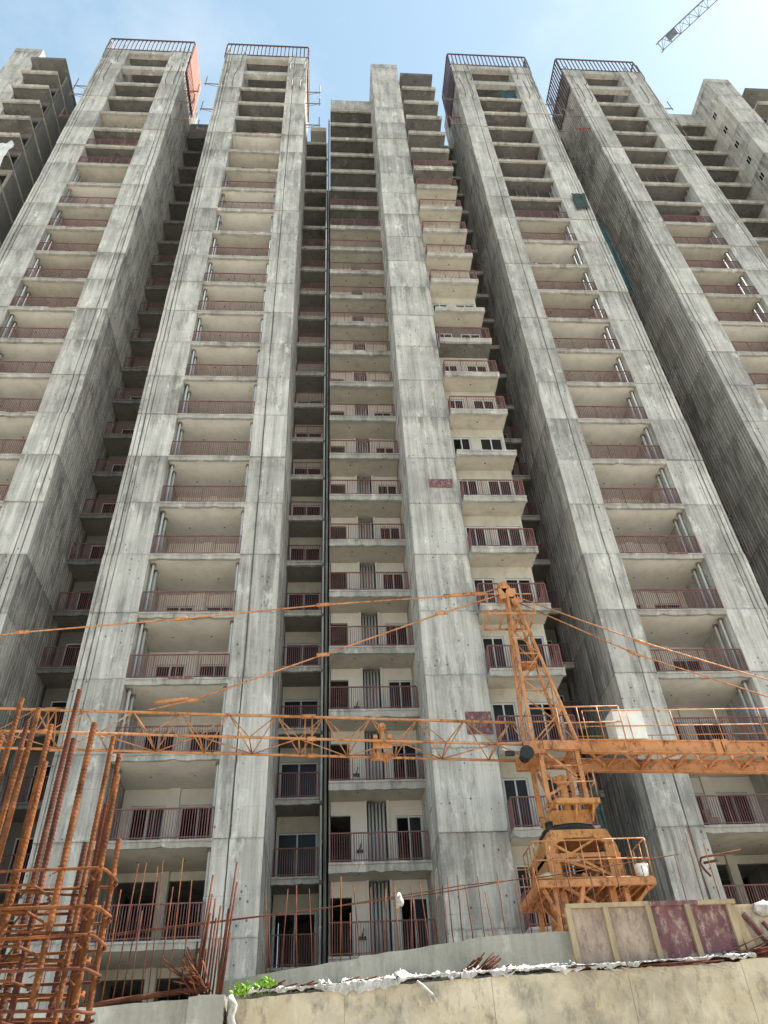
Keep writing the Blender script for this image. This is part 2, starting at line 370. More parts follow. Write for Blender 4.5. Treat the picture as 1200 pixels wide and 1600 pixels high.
def railing_mesh(w, mirror=False, depth=0.0, left=0.0, h=1.05, spacing=0.09):
    b = MB()
    def run(p0, p1):
        p0 = Vector(p0); p1 = Vector(p1); L = (p1 - p0).length; d = (p1 - p0) / L
        b.beam(p0 + Vector((0, 0, h)), p1 + Vector((0, 0, h)), 0.05, 0.04)
        b.beam(p0 + Vector((0, 0, 0.09)), p1 + Vector((0, 0, 0.09)), 0.03, 0.03)
        n = max(1, round(L / spacing)); npost = max(1, round(L / 0.85)); every = max(1, n // npost)
        for i in range(n + 1):
            q = p0 + d * (L * i / n)
            t = 0.042 if i % every == 0 or i == n else 0.02
            b.beam(q, q + Vector((0, 0, h - 0.02)), t)
    run((0.03, 0.04, 0), (w - 0.03, 0.04, 0))
    if depth: run((w - 0.04, 0.08, 0), (w - 0.04, depth, 0))
    if left: run((0.04, 0.08, 0), (0.04, left, 0))
    return b.mesh('railing', 'rail', mirror)

def slab_mesh(w, y_front, y_back, edge=0.30, mirror=False, seed=0, mat='slab'):
    """balcony slab; local origin at left end, y measured from slab front, top at z=0, chipped nosing"""
    rng = random.Random(seed); b = MB(); d = y_back - y_front
    b.box(-0.02, w + 0.02, 0.16, d, -0.16, -0.002)
    nseg = 14
    prev = None; vs = []; fs = []
    for i in range(nseg + 1):
        x = -0.02 + (w + 0.04) * i / nseg
        j = lambda a: rng.uniform(-a, a)
        low = -edge + j(0.018) + (rng.random() < 0.12) * rng.uniform(0.02, 0.06)
        ring = [(x, 0.16, -0.01), (x, -0.05 + j(0.012), 0.004 + j(0.006)), (x, -0.055 + j(0.012), -0.07 + j(0.01)), (x, 0.0 + j(0.008), -0.085 + j(0.012)),
                (x, 0.0 + j(0.01), low), (x, 0.15, low + 0.01), (x, 0.161, -0.16)]
        vs += ring
        if i:
            o_ = (i - 1) * 7
            for q in range(7): fs.append((o_ + q, o_ + 7 + q, o_ + 7 + (q + 1) % 7, o_ + (q + 1) % 7))
    fs.append(tuple(range(7))); fs.append(tuple(range(nseg * 7, nseg * 7 + 7))[::-1])
    b.add(vs, fs)
    return b.mesh('balcony', mat, mirror)

def soffit_mesh(w, y0, y1, mat, mirror, spots):
    b = MB(); b.box(0.0, w, y0, y1, -0.195, -0.16)
    for (x, y) in spots:
        n = 8; vs = [(x + 0.045 * math.cos(2 * math.pi * i / n), y + 0.045 * math.sin(2 * math.pi * i / n), -0.199) for i in range(n)]
        b.add(vs, [tuple(range(n))[::-1]], 1)
    return b.mesh('soffit', [mat, 'hole'], mirror)

def wall_mesh(w, openings, mat, mirror, h=2.81, t=0.14, pil=None):
    """wall with rectangular openings (x0,x1,z0,z1); front face at y=0; pil = proud pilasters"""
    b = MB(); xs = 0.0
    for (x0, x1, z0, z1) in sorted(openings):
        if x0 > xs: b.box(xs, x0, 0, t, 0, h)
        if z0 > 0.02: b.box(x0, x1, 0, t, 0, z0)
        if z1 < h: b.box(x0, x1, 0, t, z1, h)
        xs = x1
    if xs < w: b.box(xs, w, 0, t, 0, h)
    for (x0, x1) in (pil or []): b.box(x0, x1, -0.09, 0.0, 0, h)
    return b.mesh('wall_panel', mat, mirror)

def door_mesh(w, h, leaves=2, fr=0.06, mirror=False):
    b = MB()
    b.box(0, w, 0, 0.07, h - fr, h); b.box(0, w, 0, 0.07, 0, fr * .7)
    for i in range(leaves + 1):
        x = i * (w - fr) / leaves
        b.box(x, x + fr, 0.004, 0.066, fr * .7, h - fr)
    return b.mesh('sliding_door', 'alu', mirror)
def pane_mesh(w, h, mirror=False):
    return MB().box(0, w, 0.028, 0.038, 0, h).mesh('pane', 'glass', mirror)

def add_doors(T, x, y, z, w, h, leaves=2, zo=0.0, miss=0, rng=random, name='sliding_door'):
    key = (round(w, 2), round(h, 2), leaves, T.m)
    d = T.part(name, cm(('door',) + key, lambda: door_mesh(w, h, leaves, mirror=T.m)), x, y, z + zo)
    pw = (w - 0.06) / leaves - 0.06
    pm = cm(('pane',) + key, lambda: pane_mesh(pw, h - 0.10, T.m))
    for i in range(leaves):
        if rng.random() < miss: continue
        xx = 0.06 + i * (w - 0.06) / leaves
        ob('pane', pm, d, (-xx if T.m else xx, 0, 0.045))

def pipe_mesh(zt, mirror, r=0.055):
    b = MB(); b.tube((0, 0, GZ), (0, 0, zt), r, n=10)
    n = NMIN
    while n * H < zt:
        b.tube((0, 0, n * H - 0.30), (0, 0, n * H - 0.16), r * 1.9, r * 1.9, 10, 1)
        b.tube((0, 0, n * H + 1.2), (0, 0, n * H + 1.3), r * 1.22, r * 1.22, 10, 0); n += 1
    return b.mesh('downpipe', ['pvc', 'core'], mirror, True)

def screen_mesh(L, h, mirror, slat=0.09, gap=0.27, axis='x'):
    """framed slat screen along x (or y)"""
    b = MB(); P = (lambda a, z: (a, 0, z)) if axis == 'x' else (lambda a, z: (0, a, z))
    b.beam(P(0, h - 0.06), P(L, h - 0.06), 0.10, 0.14); b.beam(P(0, 0.06), P(L, 0.06), 0.10, 0.12)
    n = int(L / (slat + gap))
    for i in range(n + 1):
        a = L * i / n
        b.beam(P(a, 0.1), P(a, h - 0.12), slat, 0.05 if axis == 'x' else slat)
    return b.mesh('roof_screen', 'screen', mirror)

def build_tower(x0, b0, b1, x1, mirror, label, dx=0, paint=17, rails=15, doors=14, rib=True, orange=False, pipes=True, skiprail=()):
    root = thing('apartment_tower', label, 'tower', (0, 0, GZ), 'projecting towers of the unfinished block')
    root.location = (0, 0, 0)
    T = Tower(root, mirror, dx); rng = random.Random(int(abs(x0) * 10) + mirror)
    ZT = 73.55
    # piers -------------------------------------------------------
    wl = b0 - x0; wr = x1 - b1
    prof = [(0, 0)] + front_grooves([(0.16, 0.05, 0.06), (0.40, 0.07, 0.08), (0.62, 0.05, 0.06)]) + [(wl, 0), (wl, DEEP), (0, DEEP)]
    ms = [0] * len(prof)
    pier(T, ('L', round(wl, 2)), x0, wl, prof, ms, ZT)
    cuts = [(0.56, 0.055, 0.09)]
    if rib: cuts = [(wr - 0.60, 0.06, 0.07), (wr - 0.30, 0.07, 0.08)]
    p1 = [(0, 0)] + front_grooves(cuts) + [(wr, 0)]
    p2 = side_ribs(wr, 0.12, DEEP - 0.1, 0.235 if rib else 0.30, 0.11 if rib else 0.07, 0.12 if rib else 0.035)
    prof = p1 + p2 + [(wr, DEEP), (0, DEEP)]
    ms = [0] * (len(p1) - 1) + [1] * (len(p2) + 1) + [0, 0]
    pier(T, ('R', round(wr, 2), rib), b1, wr, prof, ms, ZT)
    bw = b1 - b0
    # rear wall ---------------------------------------------------
    T.part('rear_wall', cm(('rear', mirror, round(x1 - x0, 2)), lambda: MB().box(0, x1 - x0, 10.0, 10.5, GZ, 69.2).box(0.02, 0.14, DEEP - 0.02, 9.98, GZ, 69.1).box(x1 - x0 - 0.14, x1 - x0 - 0.02, DEEP - 0.02, 9.98, GZ, 69.1).mesh('rear_wall', 'core', mirror)), x0)
    # storeys -----------------------------------------------------
    slabs = [cm(('slabT', round(bw, 2), mirror, i), lambda i=i: slab_mesh(bw, 0, 9.95, 0.26, mirror, i)) for i in range(5)]
    sp = [(bw * 0.3, 1.6), (bw * 0.72, 1.55)]
    sof = cm(('sofT', round(bw, 2), mirror), lambda: soffit_mesh(bw, 0.165, 2.75, 'soffit', mirror, sp))
    sofm = cm(('sofTm', round(bw, 2), mirror), lambda: soffit_mesh(bw, 0.165, 2.75, 'cement2', mirror, sp))
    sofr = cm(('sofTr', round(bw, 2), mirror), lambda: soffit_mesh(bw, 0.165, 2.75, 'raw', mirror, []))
    rail = cm(('railT', round(bw, 2), mirror), lambda: railing_mesh(bw, mirror))
    ops = [(0.34, 1.62, 0.0, 2.18), (2.16, 3.50, 0.0, 2.18)]
    wallp = cm(('wallT', round(bw, 2), mirror), lambda: wall_mesh(bw, ops, 'plaster', mirror, 2.80, 0.14, [(1.68, 2.10)]))
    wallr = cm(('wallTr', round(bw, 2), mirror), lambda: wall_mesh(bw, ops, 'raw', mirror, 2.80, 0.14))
    opl = [(0.12, 1.72, 0.0, 2.5), (2.1, bw - 0.06, 0.0, 2.5)]
    walll = cm(('wallTl', round(bw, 2), mirror), lambda: wall_mesh(bw, opl, 'cement2', mirror, 2.80, 0.14, [(1.74, 2.08)]))
    for n in range(NMIN, NMAX + 1):
        z = n * H
        s = T.part('balcony', slabs[rng.randrange(5)], b0, 0, z)
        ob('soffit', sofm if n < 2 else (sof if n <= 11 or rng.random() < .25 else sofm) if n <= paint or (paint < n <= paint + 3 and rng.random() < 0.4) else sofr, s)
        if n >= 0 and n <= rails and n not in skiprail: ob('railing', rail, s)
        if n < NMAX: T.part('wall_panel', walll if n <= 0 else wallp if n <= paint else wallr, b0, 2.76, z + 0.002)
        if 1 <= n <= doors:
            for (a, b_, c_, d_) in ops: add_doors(T, b0 + a + 0.004, 2.80, z, b_ - a - 0.008, d_ - 0.006, 2, 0.003, 0.85 if n < 1 else 0.4 if n < 3 else 0.1, rng)
    eb = cm(('edgeboard', mirror), lambda: MB().box(0, 0.95, -0.10, -0.03, -0.06, 0.02).mesh('edge_board', 'ply', mirror))
    pr = MB()
    for q in range(3): pr.tube((q * .8, 0, 0), (q * .8 + .03, .02, 2.78), .03, n=6); pr.tube((q * .8, 0, 1.2), (q * .8, 0, 1.5), .042, n=6)
    pr = pr.mesh('shoring_prop', 'rod', mirror)
    for n in range(3, NMAX):
        if rng.random() < 0.22: T.part('edge_board', eb, b0 + rng.uniform(0, bw - 1.0), 0, n * H)
        if n >= 15 and rng.random() < 0.45: T.part('shoring_prop', pr, b0 + rng.uniform(.3, 1.6), rng.uniform(.6, 1.6), n * H)
    pl = MB().box(0, .5, 0, .03, 0, 1.5).mesh('leaning_board', 'plyold', mirror)
    for n in range(1, 15):
        if rng.random() < 0.3: T.part('leaning_board', pl, b0 + rng.choice((1.0, 1.7, 2.9)) + rng.uniform(-.2, .2), 2.55, n * H + .01).rotation_euler = (-.1, 0, 0)
    # roof beams --------------------------------------------------
    beam = cm(('rb', round(bw, 2), mirror), lambda: MB().box(-0.02, bw + 0.02, 0.02, 0.5, -0.35, 0.35).mesh('roof_beam', 'slab', mirror))
    T.part('roof_beam', beam, b0, 0.0, 69.55); T.part('roof_beam', beam, b0, 0.0, 73.2)
    T.part('roof_slab', cm(('rs', round(x1 - x0, 2), mirror), lambda: MB().box(0.05, x1 - x0 - 0.05, 0.55, DEEP - 0.05, 72.9, 73.4).mesh('roof_slab', 'raw', mirror)), x0)
    T.part('parapet', cm(('pp', round(bw, 2), mirror), lambda: MB().box(0.01, bw - 0.01, 1.6, 1.75, 69.2, 70.4).mesh('parapet', 'raw', mirror)), b0)
    # pipes -------------------------------------------------------
    pm = cm(('pipe', mirror), lambda: pipe_mesh(51.0, mirror))
    T.part('downpipe', pm, b0 + 0.12, 0.45); T.part('downpipe', pm, b0 + 0.14, 0.95); T.part('downpipe', pm, b1 - 0.10, 0.42)
    # roof screens ------------------------------------------------
    W = x1 - x0
    T.part('roof_screen', cm(('scf', round(W, 2), mirror), lambda: screen_mesh(W + 0.1, 2.8, mirror)), x0 - 0.05, 0.06, 73.72)
    T.part('roof_screen', cm(('scs', mirror), lambda: screen_mesh(3.9, 7.2, mirror, 0.09, 0.22, 'y')), x1 + 0.10, 0.12, 69.3)
    T.part('roof_screen', cm(('scs2', mirror), lambda: screen_mesh(3.9, 3.0, mirror, 0.09, 0.22, 'y')), x0 - 0.10, 0.12, 73.5)
    if orange:
        T.part('screen_sheet', cm(('scsh', mirror), lambda: MB().box(0, 0.02, 0.1, 3.9, 69.4, 76.3).mesh('screen_sheet', 'oranges', mirror)), x1 + 0.16)
    # scaffold brackets left on the top storeys -------------------
    def bracket(xa, za, sgn):
        b = MB(); b.tube((0, 0, 0), (sgn * 1.3, 0, 0.05), 0.045, n=6); b.tube((sgn * 1.2, 0, -0.3), (sgn * 1.2, 0, 1.6), 0.04, n=6, m=1)
        b.tube((sgn * 0.1, 0, -0.6), (sgn * 1.2, 0, 0), 0.02, n=5)
        T.part('scaffold_bracket', b.mesh('scaffold_bracket', ['rodred' if rng.random() < .25 else 'rod', 'rod'], mirror), xa, rng.uniform(0.2, 1.0), za)
    for za in (66.2, 63.2, 60.0): bracket(x1 + 0.02, za + rng.uniform(.4, 1.2), 1); bracket(x0 - 0.02, za + rng.uniform(-.4, 1.2), -1)
    def rodv(xa, za):
        b = MB(); b.path([(0, 0, 0), (0, -0.25, 0.1), (0.05, -0.3, 1.5), (0.35, -0.6, 2.3)], 0.045)
        T.part('scaffold_bracket', b.mesh('scaffold_bracket', 'rod', mirror), xa, -0.02, za)
    for xa, za in ((x0 + 0.4, 66), (x0 + 1.2, 66.2), (b1 + 0.5, 66.1), (b1 + 1.2, 66), (x0 + 0.2, 71.4), (x0 + 1.6, 70.6), (b1 + 0.2, 69.9), (b1 + 1.5, 70.2)): rodv(xa, za)
    return T

T1X = (-21.65, -19.5, -15.75, -14.0); T2X = (-10.8, -8.85, -5.0, -3.3)
TW1 = build_tower(*T1X, False, 'grey concrete tower second from left, orange sheet on its roof screen side', paint=17, rails=18, orange=True, skiprail=(16,))
TW2 = build_tower(*T2X, False, 'grey concrete tower left of the central pillar, its lower storeys behind the crane jib', paint=16, rails=16, rib=False, skiprail=(14,))
TW3 = build_tower(*T2X, True, 'grey concrete tower right of the central pillar, behind the white cabinet of the crane', paint=15, rails=15, rib=False, skiprail=(13,))
TW4 = build_tower(*T1X, True, 'tall concrete tower with dark ribbed left flank at the right, brown roof screen', paint=15, rails=15)

# ------------------------------------------------------------------ recessed bays
def raw_soffit(me):
    def mk():
        c = me.copy(); c.materials[0] = M['raw']; return c
    return cm(('raws', me.name), mk)
def bay_floor(T, x, w, yf, yw, n, key, slabs, sof, rail, wall, doors, rng, paint, rails, doormax, soff_n, skip=(), zo=0.0):
    z = n * H + zo
    s = T.part('balcony', slabs[rng.randrange(len(slabs))], x, yf, z)
    ob('soffit', sof if n <= paint else raw_soffit(sof), s)
    if 0 <= n <= rails and n not in skip: ob('railing', rail, s)
    if n < soff_n: T.part('wall_panel', wall[0] if n <= paint else wall[1], x, yw, z + 0.002)
    if n <= doormax:
        for (a, b_, z0, z1) in doors: add_doors(T, x + a + 0.004, yw + 0.05, z, b_ - a - 0.008, z1 - z0 - 0.006, 2, z0 + 0.003, 0.85 if n < 1 else 0.35 if n < 3 else 0.1, rng)

def gap_block(T, xa, xs, xb, slab_from, paint=17, rails=15, nmax=22, top=68.7):
    """recess between two towers: balcony slabs xa..xs, void to xb"""
    w = xs - xa; yf, yw = 4.3, 5.85
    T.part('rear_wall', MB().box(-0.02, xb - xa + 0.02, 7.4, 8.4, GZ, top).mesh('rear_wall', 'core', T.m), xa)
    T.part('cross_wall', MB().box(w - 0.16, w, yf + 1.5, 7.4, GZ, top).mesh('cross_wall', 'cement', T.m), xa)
    slabs = [slab_mesh(w, yf, 7.38, 0.26, T.m, 20 + i, 'core') for i in range(3)]  # dark core concrete on these slabs paints in the shade of the gap
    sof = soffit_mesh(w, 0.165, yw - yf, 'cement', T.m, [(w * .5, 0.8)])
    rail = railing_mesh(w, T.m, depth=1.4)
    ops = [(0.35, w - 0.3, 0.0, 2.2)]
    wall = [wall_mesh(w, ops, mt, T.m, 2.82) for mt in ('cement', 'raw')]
    rng = random.Random(int(abs(xa) * 7))
    for n in range(NMIN, nmax + 1):
        bay_floor(T, xa, w, yf, yw, n, 'gap', slabs, sof, rail, wall, ops, rng, paint, rails, 14, nmax)
    T.part('parapet', MB().box(0, w, yf + 0.02, yf + 0.17, nmax * H + 0.004, top).mesh('parapet', 'raw', T.m), xa)

G1 = Tower(thing('recessed_bay', 'dark recessed strip of balconies between the two left towers', 'building', group='recessed strips between towers'))
gap_block(G1, -13.98, -11.7, -10.82, 0)
G2 = Tower(thing('recessed_bay', 'dark narrow recessed strip of balconies between the two right towers', 'building', group='recessed strips between towers'), True)
gap_block(G2, -13.98, -11.7, -10.82, 0)

def centre_block(label, dx, parts=('narrow', 'wide', 'fin', 'rbal', 'recess'), cat='building', skip=(7, 11), rails=17):
    T = Tower(thing('apartment_block', label, cat, group='blocks with a plain concrete pillar'), False, dx)
    rng = random.Random(int(dx) + 77)
    if 'narrow' in parts:
        x, w, yf, yw = -3.28, 1.76, 4.4, 5.95
        T.part('rear_wall', MB().box(0, 2.18, 10.4, 11, GZ, 69).mesh('rear_wall', 'core'), x)
        slabs = [slab_mesh(w, yf, 10.38, 0.26, False, 30 + i) for i in range(3)]
        sof = soffit_mesh(w, 0.165, yw - yf, 'cement', False, [(w * .45, 0.75)])
        rail = railing_mesh(w); ops = [(0.05, w - 0.08, 0.0, 2.15)]
        wall = [wall_mesh(w, ops, mt, False, 2.82) for mt in ('cement2', 'raw')]
        for n in range(NMIN, 23): bay_floor(T, x, w, yf, yw, n, 'nar', slabs, sof, rail, wall, ops, rng, 16, 16, 14, 22, zo=-0.02)
        T.part('roof_slab', MB().box(0.3, w, yf + .1, 7.3, 68.6, 69.4).mesh('roof_slab', 'slab'), x)
        T.part('downpipe', cm(('pipe2',), lambda: pipe_mesh(66.0, False, 0.05)), -1.44, 4.5)
        T.part('downpipe', cm(('pipe3',), lambda: MB().tube((0, 0, GZ), (0, 0, 69), 0.06, n=8).mesh('downpipe', 'core', False, True)), -1.27, 3.6)
        T.part('cross_wall', MB().box(0, 0.04, 4.2, 10.4, GZ, 70).mesh('cross_wall', 'core'), -1.10)
    if 'wide' in parts:
        x, w, yf, yw = -1.12, 3.71, 2.6, 4.2
        T.part('rear_wall', MB().box(0.06, w, 9.8, 10.4, GZ, 69.5).box(w - .1, w, 5.5, 9.79, GZ, 69.4).mesh('rear_wall', 'core'), x)
        slabs = [slab_mesh(w, yf, 9.78, 0.34, False, 40 + i) for i in range(5)]
        sof = soffit_mesh(w, 0.165, yw - yf, 'cement2', False, [(w * .3, 0.7), (w * .75, 0.8)])
        rail = railing_mesh(w)
        ops = [(0.02, 0.85, 0.0, 2.25), (1.50, 2.28, 0.0, 2.80), (2.62, w - 0.02, 0.0, 2.2)]
        wall = [wall_mesh(w, ops, mt, False, 2.80, 0.14, [(1.40, 1.49), (2.29, 2.38)]) for mt in ('plaster', 'raw')]
        db = MB()
        for i in range(5): db.tube((0.1 + i * 0.145, 0.22 + (i % 2) * .07, 0.0), (0.1 + i * 0.145, 0.22 + (i % 2) * .07, 2.8), 0.052 if i != 2 else .04, n=8)
        db.box(0, 0.78, 0.33, 0.38, 0, 2.8, 1)
        duct = db.mesh('pipe_duct', ['pvc', 'core'], False, True)
        fx = MB(); fx.box(0, 0.26, -0.09, 0.0, 0, 0.10); fx.tube((0.13, -0.04, 0.1), (0.2, -0.12, 0.35), 0.02, n=6); fx = fx.mesh('wall_fixture', 'grease')
        for n in range(NMIN, 24):
            bay_floor(T, x, w, yf, yw, n, 'wide', slabs, sof, rail, wall, [ops[2]], rng, 16, rails, 14, 23, zo=-0.1)
            if n <= 16: T.part('pipe_duct', duct, x + 1.5, yw, n * H - 0.098)
            if n <= 12: T.part('wall_fixture', fx, x + 0.98 + rng.uniform(0, .1), yw, n * H + 0.72)
        T.part('parapet', MB().box(0.02, w, yf + 0.02, yf + 0.18, 68.92, 71.0).mesh('parapet', 'slab'), x)
    if 'fin' in parts:
        x0, w = 2.6, 2.4
        prof = [(0, 0), (0.9, 0), (0.92, 0.008), (0.94, 0), (w, 0), (w, DEEP)]
        ribs = side_ribs(0, DEEP - 0.2, 0.2, 0.6, 0.03, 0.02, 1)
        prof = prof + [(0, DEEP)] + ribs
        pier(T, ('fin',), x0, w, prof, [0] * len(prof), 72.8)
        win = MB(); win.box(-0.03, 0.0, 0, 0.62, 0, 0.06); win.box(-0.03, 0.0, 0, 0.62, 0.84, 0.9); win.box(-0.03, 0.0, 0, 0.06, .06, .84); win.box(-0.03, 0.0, .56, .62, .06, .84); win.box(-0.03, 0, .29, .33, .06, .84)
        win = win.mesh('side_window', 'alu'); pn = MB().box(-0.012, -0.004, 0.06, 0.56, 0.06, 0.84).mesh('pane', 'glass')
        for n in range(NMIN, 23):
            q = T.part('side_window', win, x0 - 0.012, 1.1, n * H + 1.3); ob('pane', pn, q)
    if 'rbal' in parts:
        x, w, yf, yw = 5.05, 2.9, -0.7, 0.52
        slabs = [slab_mesh(w, yf, yw + 4.5, 0.30, False, 50 + i) for i in range(5)]
        sof = soffit_mesh(w, 0.165, yw - yf, 'cement2', False, [(w * .5, 0.7)])
        rail = railing_mesh(w, False, depth=1.2, left=0.66)
        ops = [(0.12, 1.05, 0.0, 2.2), (1.55, 2.72, 0.0, 2.2)]
        wall = [wall_mesh(w - 0.06, ops, mt, False, 2.80, 0.16) for mt in ('cement2', 'raw')]
        for n in range(NMIN, 23):
            bay_floor(T, x, w, yf, yw, n, 'rb', slabs, sof, rail, wall, ops, rng, 16 if n != 10 else 3, rails, 14, 22, skip=skip, zo=-0.15)
        T.part('cross_wall', MB().box(2.70, 2.84, yw + 0.17, 5.0, GZ, 69).mesh('cross_wall', 'cement'), x)
        T.part('rear_wall', MB().box(0, 2.84, 5.02, 6.0, GZ, 69).mesh('rear_wall', 'core'), x)
        T.part('roof_slab', MB().box(0, w, yf + .02, 5, 68.6, 69.0).mesh('roof_slab', 'raw'), x)
    if 'recess' in parts:
        x, w, yf, yw = 8.0, 2.18, 4.3, 5.85
        T.part('rear_wall', MB().box(0, w, 7.4, 8.4, GZ, 69).mesh('rear_wall', 'core'), x)
        slabs = [slab_mesh(w, yf, 7.38, 0.26, False, 60 + i) for i in range(3)]
        sof = soffit_mesh(w, 0.165, yw - yf, 'cement', False, [(w * .5, 0.8)])
        rail = railing_mesh(w); ops = [(0.5, w - 0.25, 0.0, 2.2)]
        wall = [wall_mesh(w, ops, mt, False, 2.82) for mt in ('cement', 'raw')]
        for n in range(NMIN, 23): bay_floor(T, x, w, yf, yw, n, 're', slabs, sof, rail, wall, ops, rng, 16, 15, 14, 22, zo=-0.05)
    return T
CB = centre_block('central block with a plain grey concrete pillar between columns of balconies', 0)
LB = centre_block('leftmost block cut by the left picture edge, balconies jutting right of its pillar', -32, ('fin', 'rbal', 'recess'), rails=14, skip=(12, 13))
RB = centre_block('rightmost block with small square windows up the side of its pillar', 32, ('narrow', 'wide', 'fin', 'rbal'), rails=13)

# ------------------------------------------------------------------ retaining wall with parapet in the foreground
WY = -15.0
rng = random.Random(5)
def wall_strip(name, xs, ztops, y0, y1, zb, mat, parent, sub=6, jz=0.01):
    b = MB(); pts = []
    for (xa, za), (xb, zb_) in zip(list(zip(xs, ztops))[:-1], list(zip(xs, ztops))[1:]):
        for i in range(sub): t = i / sub; pts.append((xa + (xb - xa) * t, za + (zb_ - za) * t + rng.uniform(-jz, jz)))
    pts.append((xs[-1], ztops[-1])); vs = []; fs = []
    for (x, z) in pts: vs += [(x, y0, zb), (x, y0, z), (x, y1, z + rng.uniform(-jz, jz)), (x, y1, zb)]
    for i in range(len(pts) - 1):
        a = i * 4
        fs += [(a, a + 4, a + 5, a + 1), (a + 1, a + 5, a + 6, a + 2), (a + 2, a + 6, a + 7, a + 3)]
    fs += [(0, 1, 2, 3), tuple(len(vs) - 4 + q for q in (3, 2, 1, 0))]
    b.add(vs, fs); return ob(name, b.mesh(name, mat), parent)
RW = thing('retaining_wall', 'tan concrete retaining wall with grey upstand along the bottom of the picture', 'wall')
xj = [-14, -8, -4.4, -2.95]
for xa, xb, za, zb_ in ((-14, -8.01, -4.3, -4.25), (-8, -2.96, -4.2, -4.02)): wall_strip('wall_panel', [xa, xb], [za, zb_], WY, WY + 0.35, GZ, 'para', RW, 30)
wall_strip('pilaster', [-2.95, -2.49], [-4.0, -3.99], WY - 0.06, WY + 0.36, GZ, 'para', RW, 6)
for xa, xb, za, zb_ in ((-2.44, -0.944, -4.05, -3.98), (-0.94, 1.026, -3.98, -3.90), (1.03, 2.902, -3.90, -3.87), (2.906, 4.514, -3.87, -3.84), (4.52, 7.5, -3.82, -3.75), (7.52, 12, -3.75, -3.7)):
    wall_strip('wall_panel', [xa, xb], [za, zb_], WY + rng.uniform(-.006, .006), WY + 0.40, GZ, 'tan', RW, 20)
wall_strip('upstand', [-2.6, -1.96, -0.73, -0.72, 0.54, 1.1, 1.6, 2.32, 4.9, 8, 12], [-3.76, -3.68, -3.54, -3.52, -3.40, -3.33, -3.31, -3.30, -3.32, -3.25, -3.2], WY + 0.405, WY + 0.62, GZ, 'para', RW, 6, 0.008)
# starter bars standing in the wall
def bar_mesh(L, r, lean=0.0, mat='rust2', bend=0.0):
    return MB().path([(0, 0, 0), (lean * .5 + bend, 0, L * .5), (lean, bend, L)], r, 6).mesh('starter_bar', mat, False, True)
for x, zt in [(-1.99, -2.63), (-1.93, -2.9), (-1.80, -2.59), (-1.56, -2.55), (-1.36, -2.58), (-1.10, -2.5), (-0.99, -2.43), (-0.85, -2.95), (-0.70, -2.56), (-0.52, -2.62), (-0.36, -2.63), (-0.12, -2.6),
              (0.02, -2.75), (0.17, -2.6), (0.30, -2.55), (0.42, -2.45), (0.55, -2.62), (0.64, -2.5), (0.80, -2.45), (0.92, -2.6), (1.1, -2.5), (1.25, -2.7), (1.45, -2.45), (1.62, -2.62), (1.8, -2.5), (2.05, -2.4), (2.3, -2.45), (2.55, -2.3), (2.8, -2.5), (3.2, -2.35), (3.7, -2.4), (4.2, -2.3), (4.5, -1.95), (4.62, -1.8), (4.75, -2.1)]:
    L = zt + 3.9; ob('starter_bar', bar_mesh(L, rng.choice((0.007, 0.009, 0.009)), rng.uniform(-.09, .06), rng.choice(('rust2', 'rust2', 'rust')), rng.uniform(-.02, .02)), RW, (x, WY + 0.5 + rng.uniform(-.06, .06), -3.9))
for x, zt in [(-4.34, -2.75), (-4.24, -2.36), (-4.12, -2.6), (-3.99, -2.25), (-3.87, -2.24), (-3.74, -2.9), (-3.62, -2.3), (-3.53, -2.2), (-3.40, -2.6), (-3.25, -2.21), (-3.12, -2.5), (-4.5, -2.4), (-4.7, -2.5), (-4.9, -2.3), (-5.2, -2.4)]:
    ob('starter_bar', bar_mesh(zt + 4.2, rng.choice((0.007, 0.009)), rng.uniform(-.05, .07), rng.choice(('rust2', 'rust')), rng.uniform(-.02, .02)), RW, (x, WY + 0.22 + rng.uniform(-.05, .05), -4.2))
# horizontal tie bars through the starters
for pts in ([(-4.9, -14.32, -3.12), (-3.2, -14.32, -2.98), (-1.6, -14.35, -2.86), (0.55, -14.33, -2.66), (1.6, -14.33, -2.52)],
            [(-4.2, -14.30, -3.08), (-1.3, -14.31, -2.83), (0.9, -14.34, -2.57), (2.2, -14.3, -2.47), (4.38, -14.3, -2.2)]):
    ob('tie_bar', MB().path(pts, 0.008, 6).mesh('tie_bar', 'rust2', False, True), RW)
# clamp hooked over the tie bar
tag(ob('steel_clamp', MB().path([(4.78, -14.34, -2.55), (4.70, -14.36, -2.46), (4.66, -14.36, -2.36), (4.70, -14.36, -2.28), (4.80, -14.36, -2.26), (5.0, -14.36, -2.24), (5.38, -14.35, -2.18)], 0.018, 6).path([(4.72, -14.36, -2.36), (4.95, -14.37, -2.33)], 0.02, 6).mesh('steel_clamp', 'rust2', False, True)),
    'rusty steel clamp hooked on a tie bar in front of a tower pier', 'clamp')
# bundles of starter bars at the pilaster
RBU = thing('rebar_bundle', 'cluster of upright rusty bars rising from the grey pilaster', 'rebar', (-2.72, -14.8, -4.0))
for x, y, L, dx in [(-0.22, 0, 1.55, .12), (-0.20, .03, 1.3, .11), (-.17, .02, 1.05, .08), (-.10, .05, 1.25, .06), (-.06, .08, 1.0, .05), (-.02, .06, 1.15, .06), (0.10, 0, 1.72, .13), (0.12, .03, 1.45, .13), (0.08, .02, 1.1, .08), (0.14, .04, .8, .07), (-.26, .04, .7, .03), (0.02, .1, .75, .04), (-.13, .1, .62, .02)]:
    ob('bar', MB().path([(x, y, -0.02), (x + dx * .5, y, L * .5), (x + dx, y, L)], 0.014, 7).mesh('bar', 'rust2', False, True), RBU)
RBB = thing('rebar_offcuts', 'bent fan of short rusty bar ends beside the upright bundle', 'rebar', (-2.85, -14.85, -3.95))
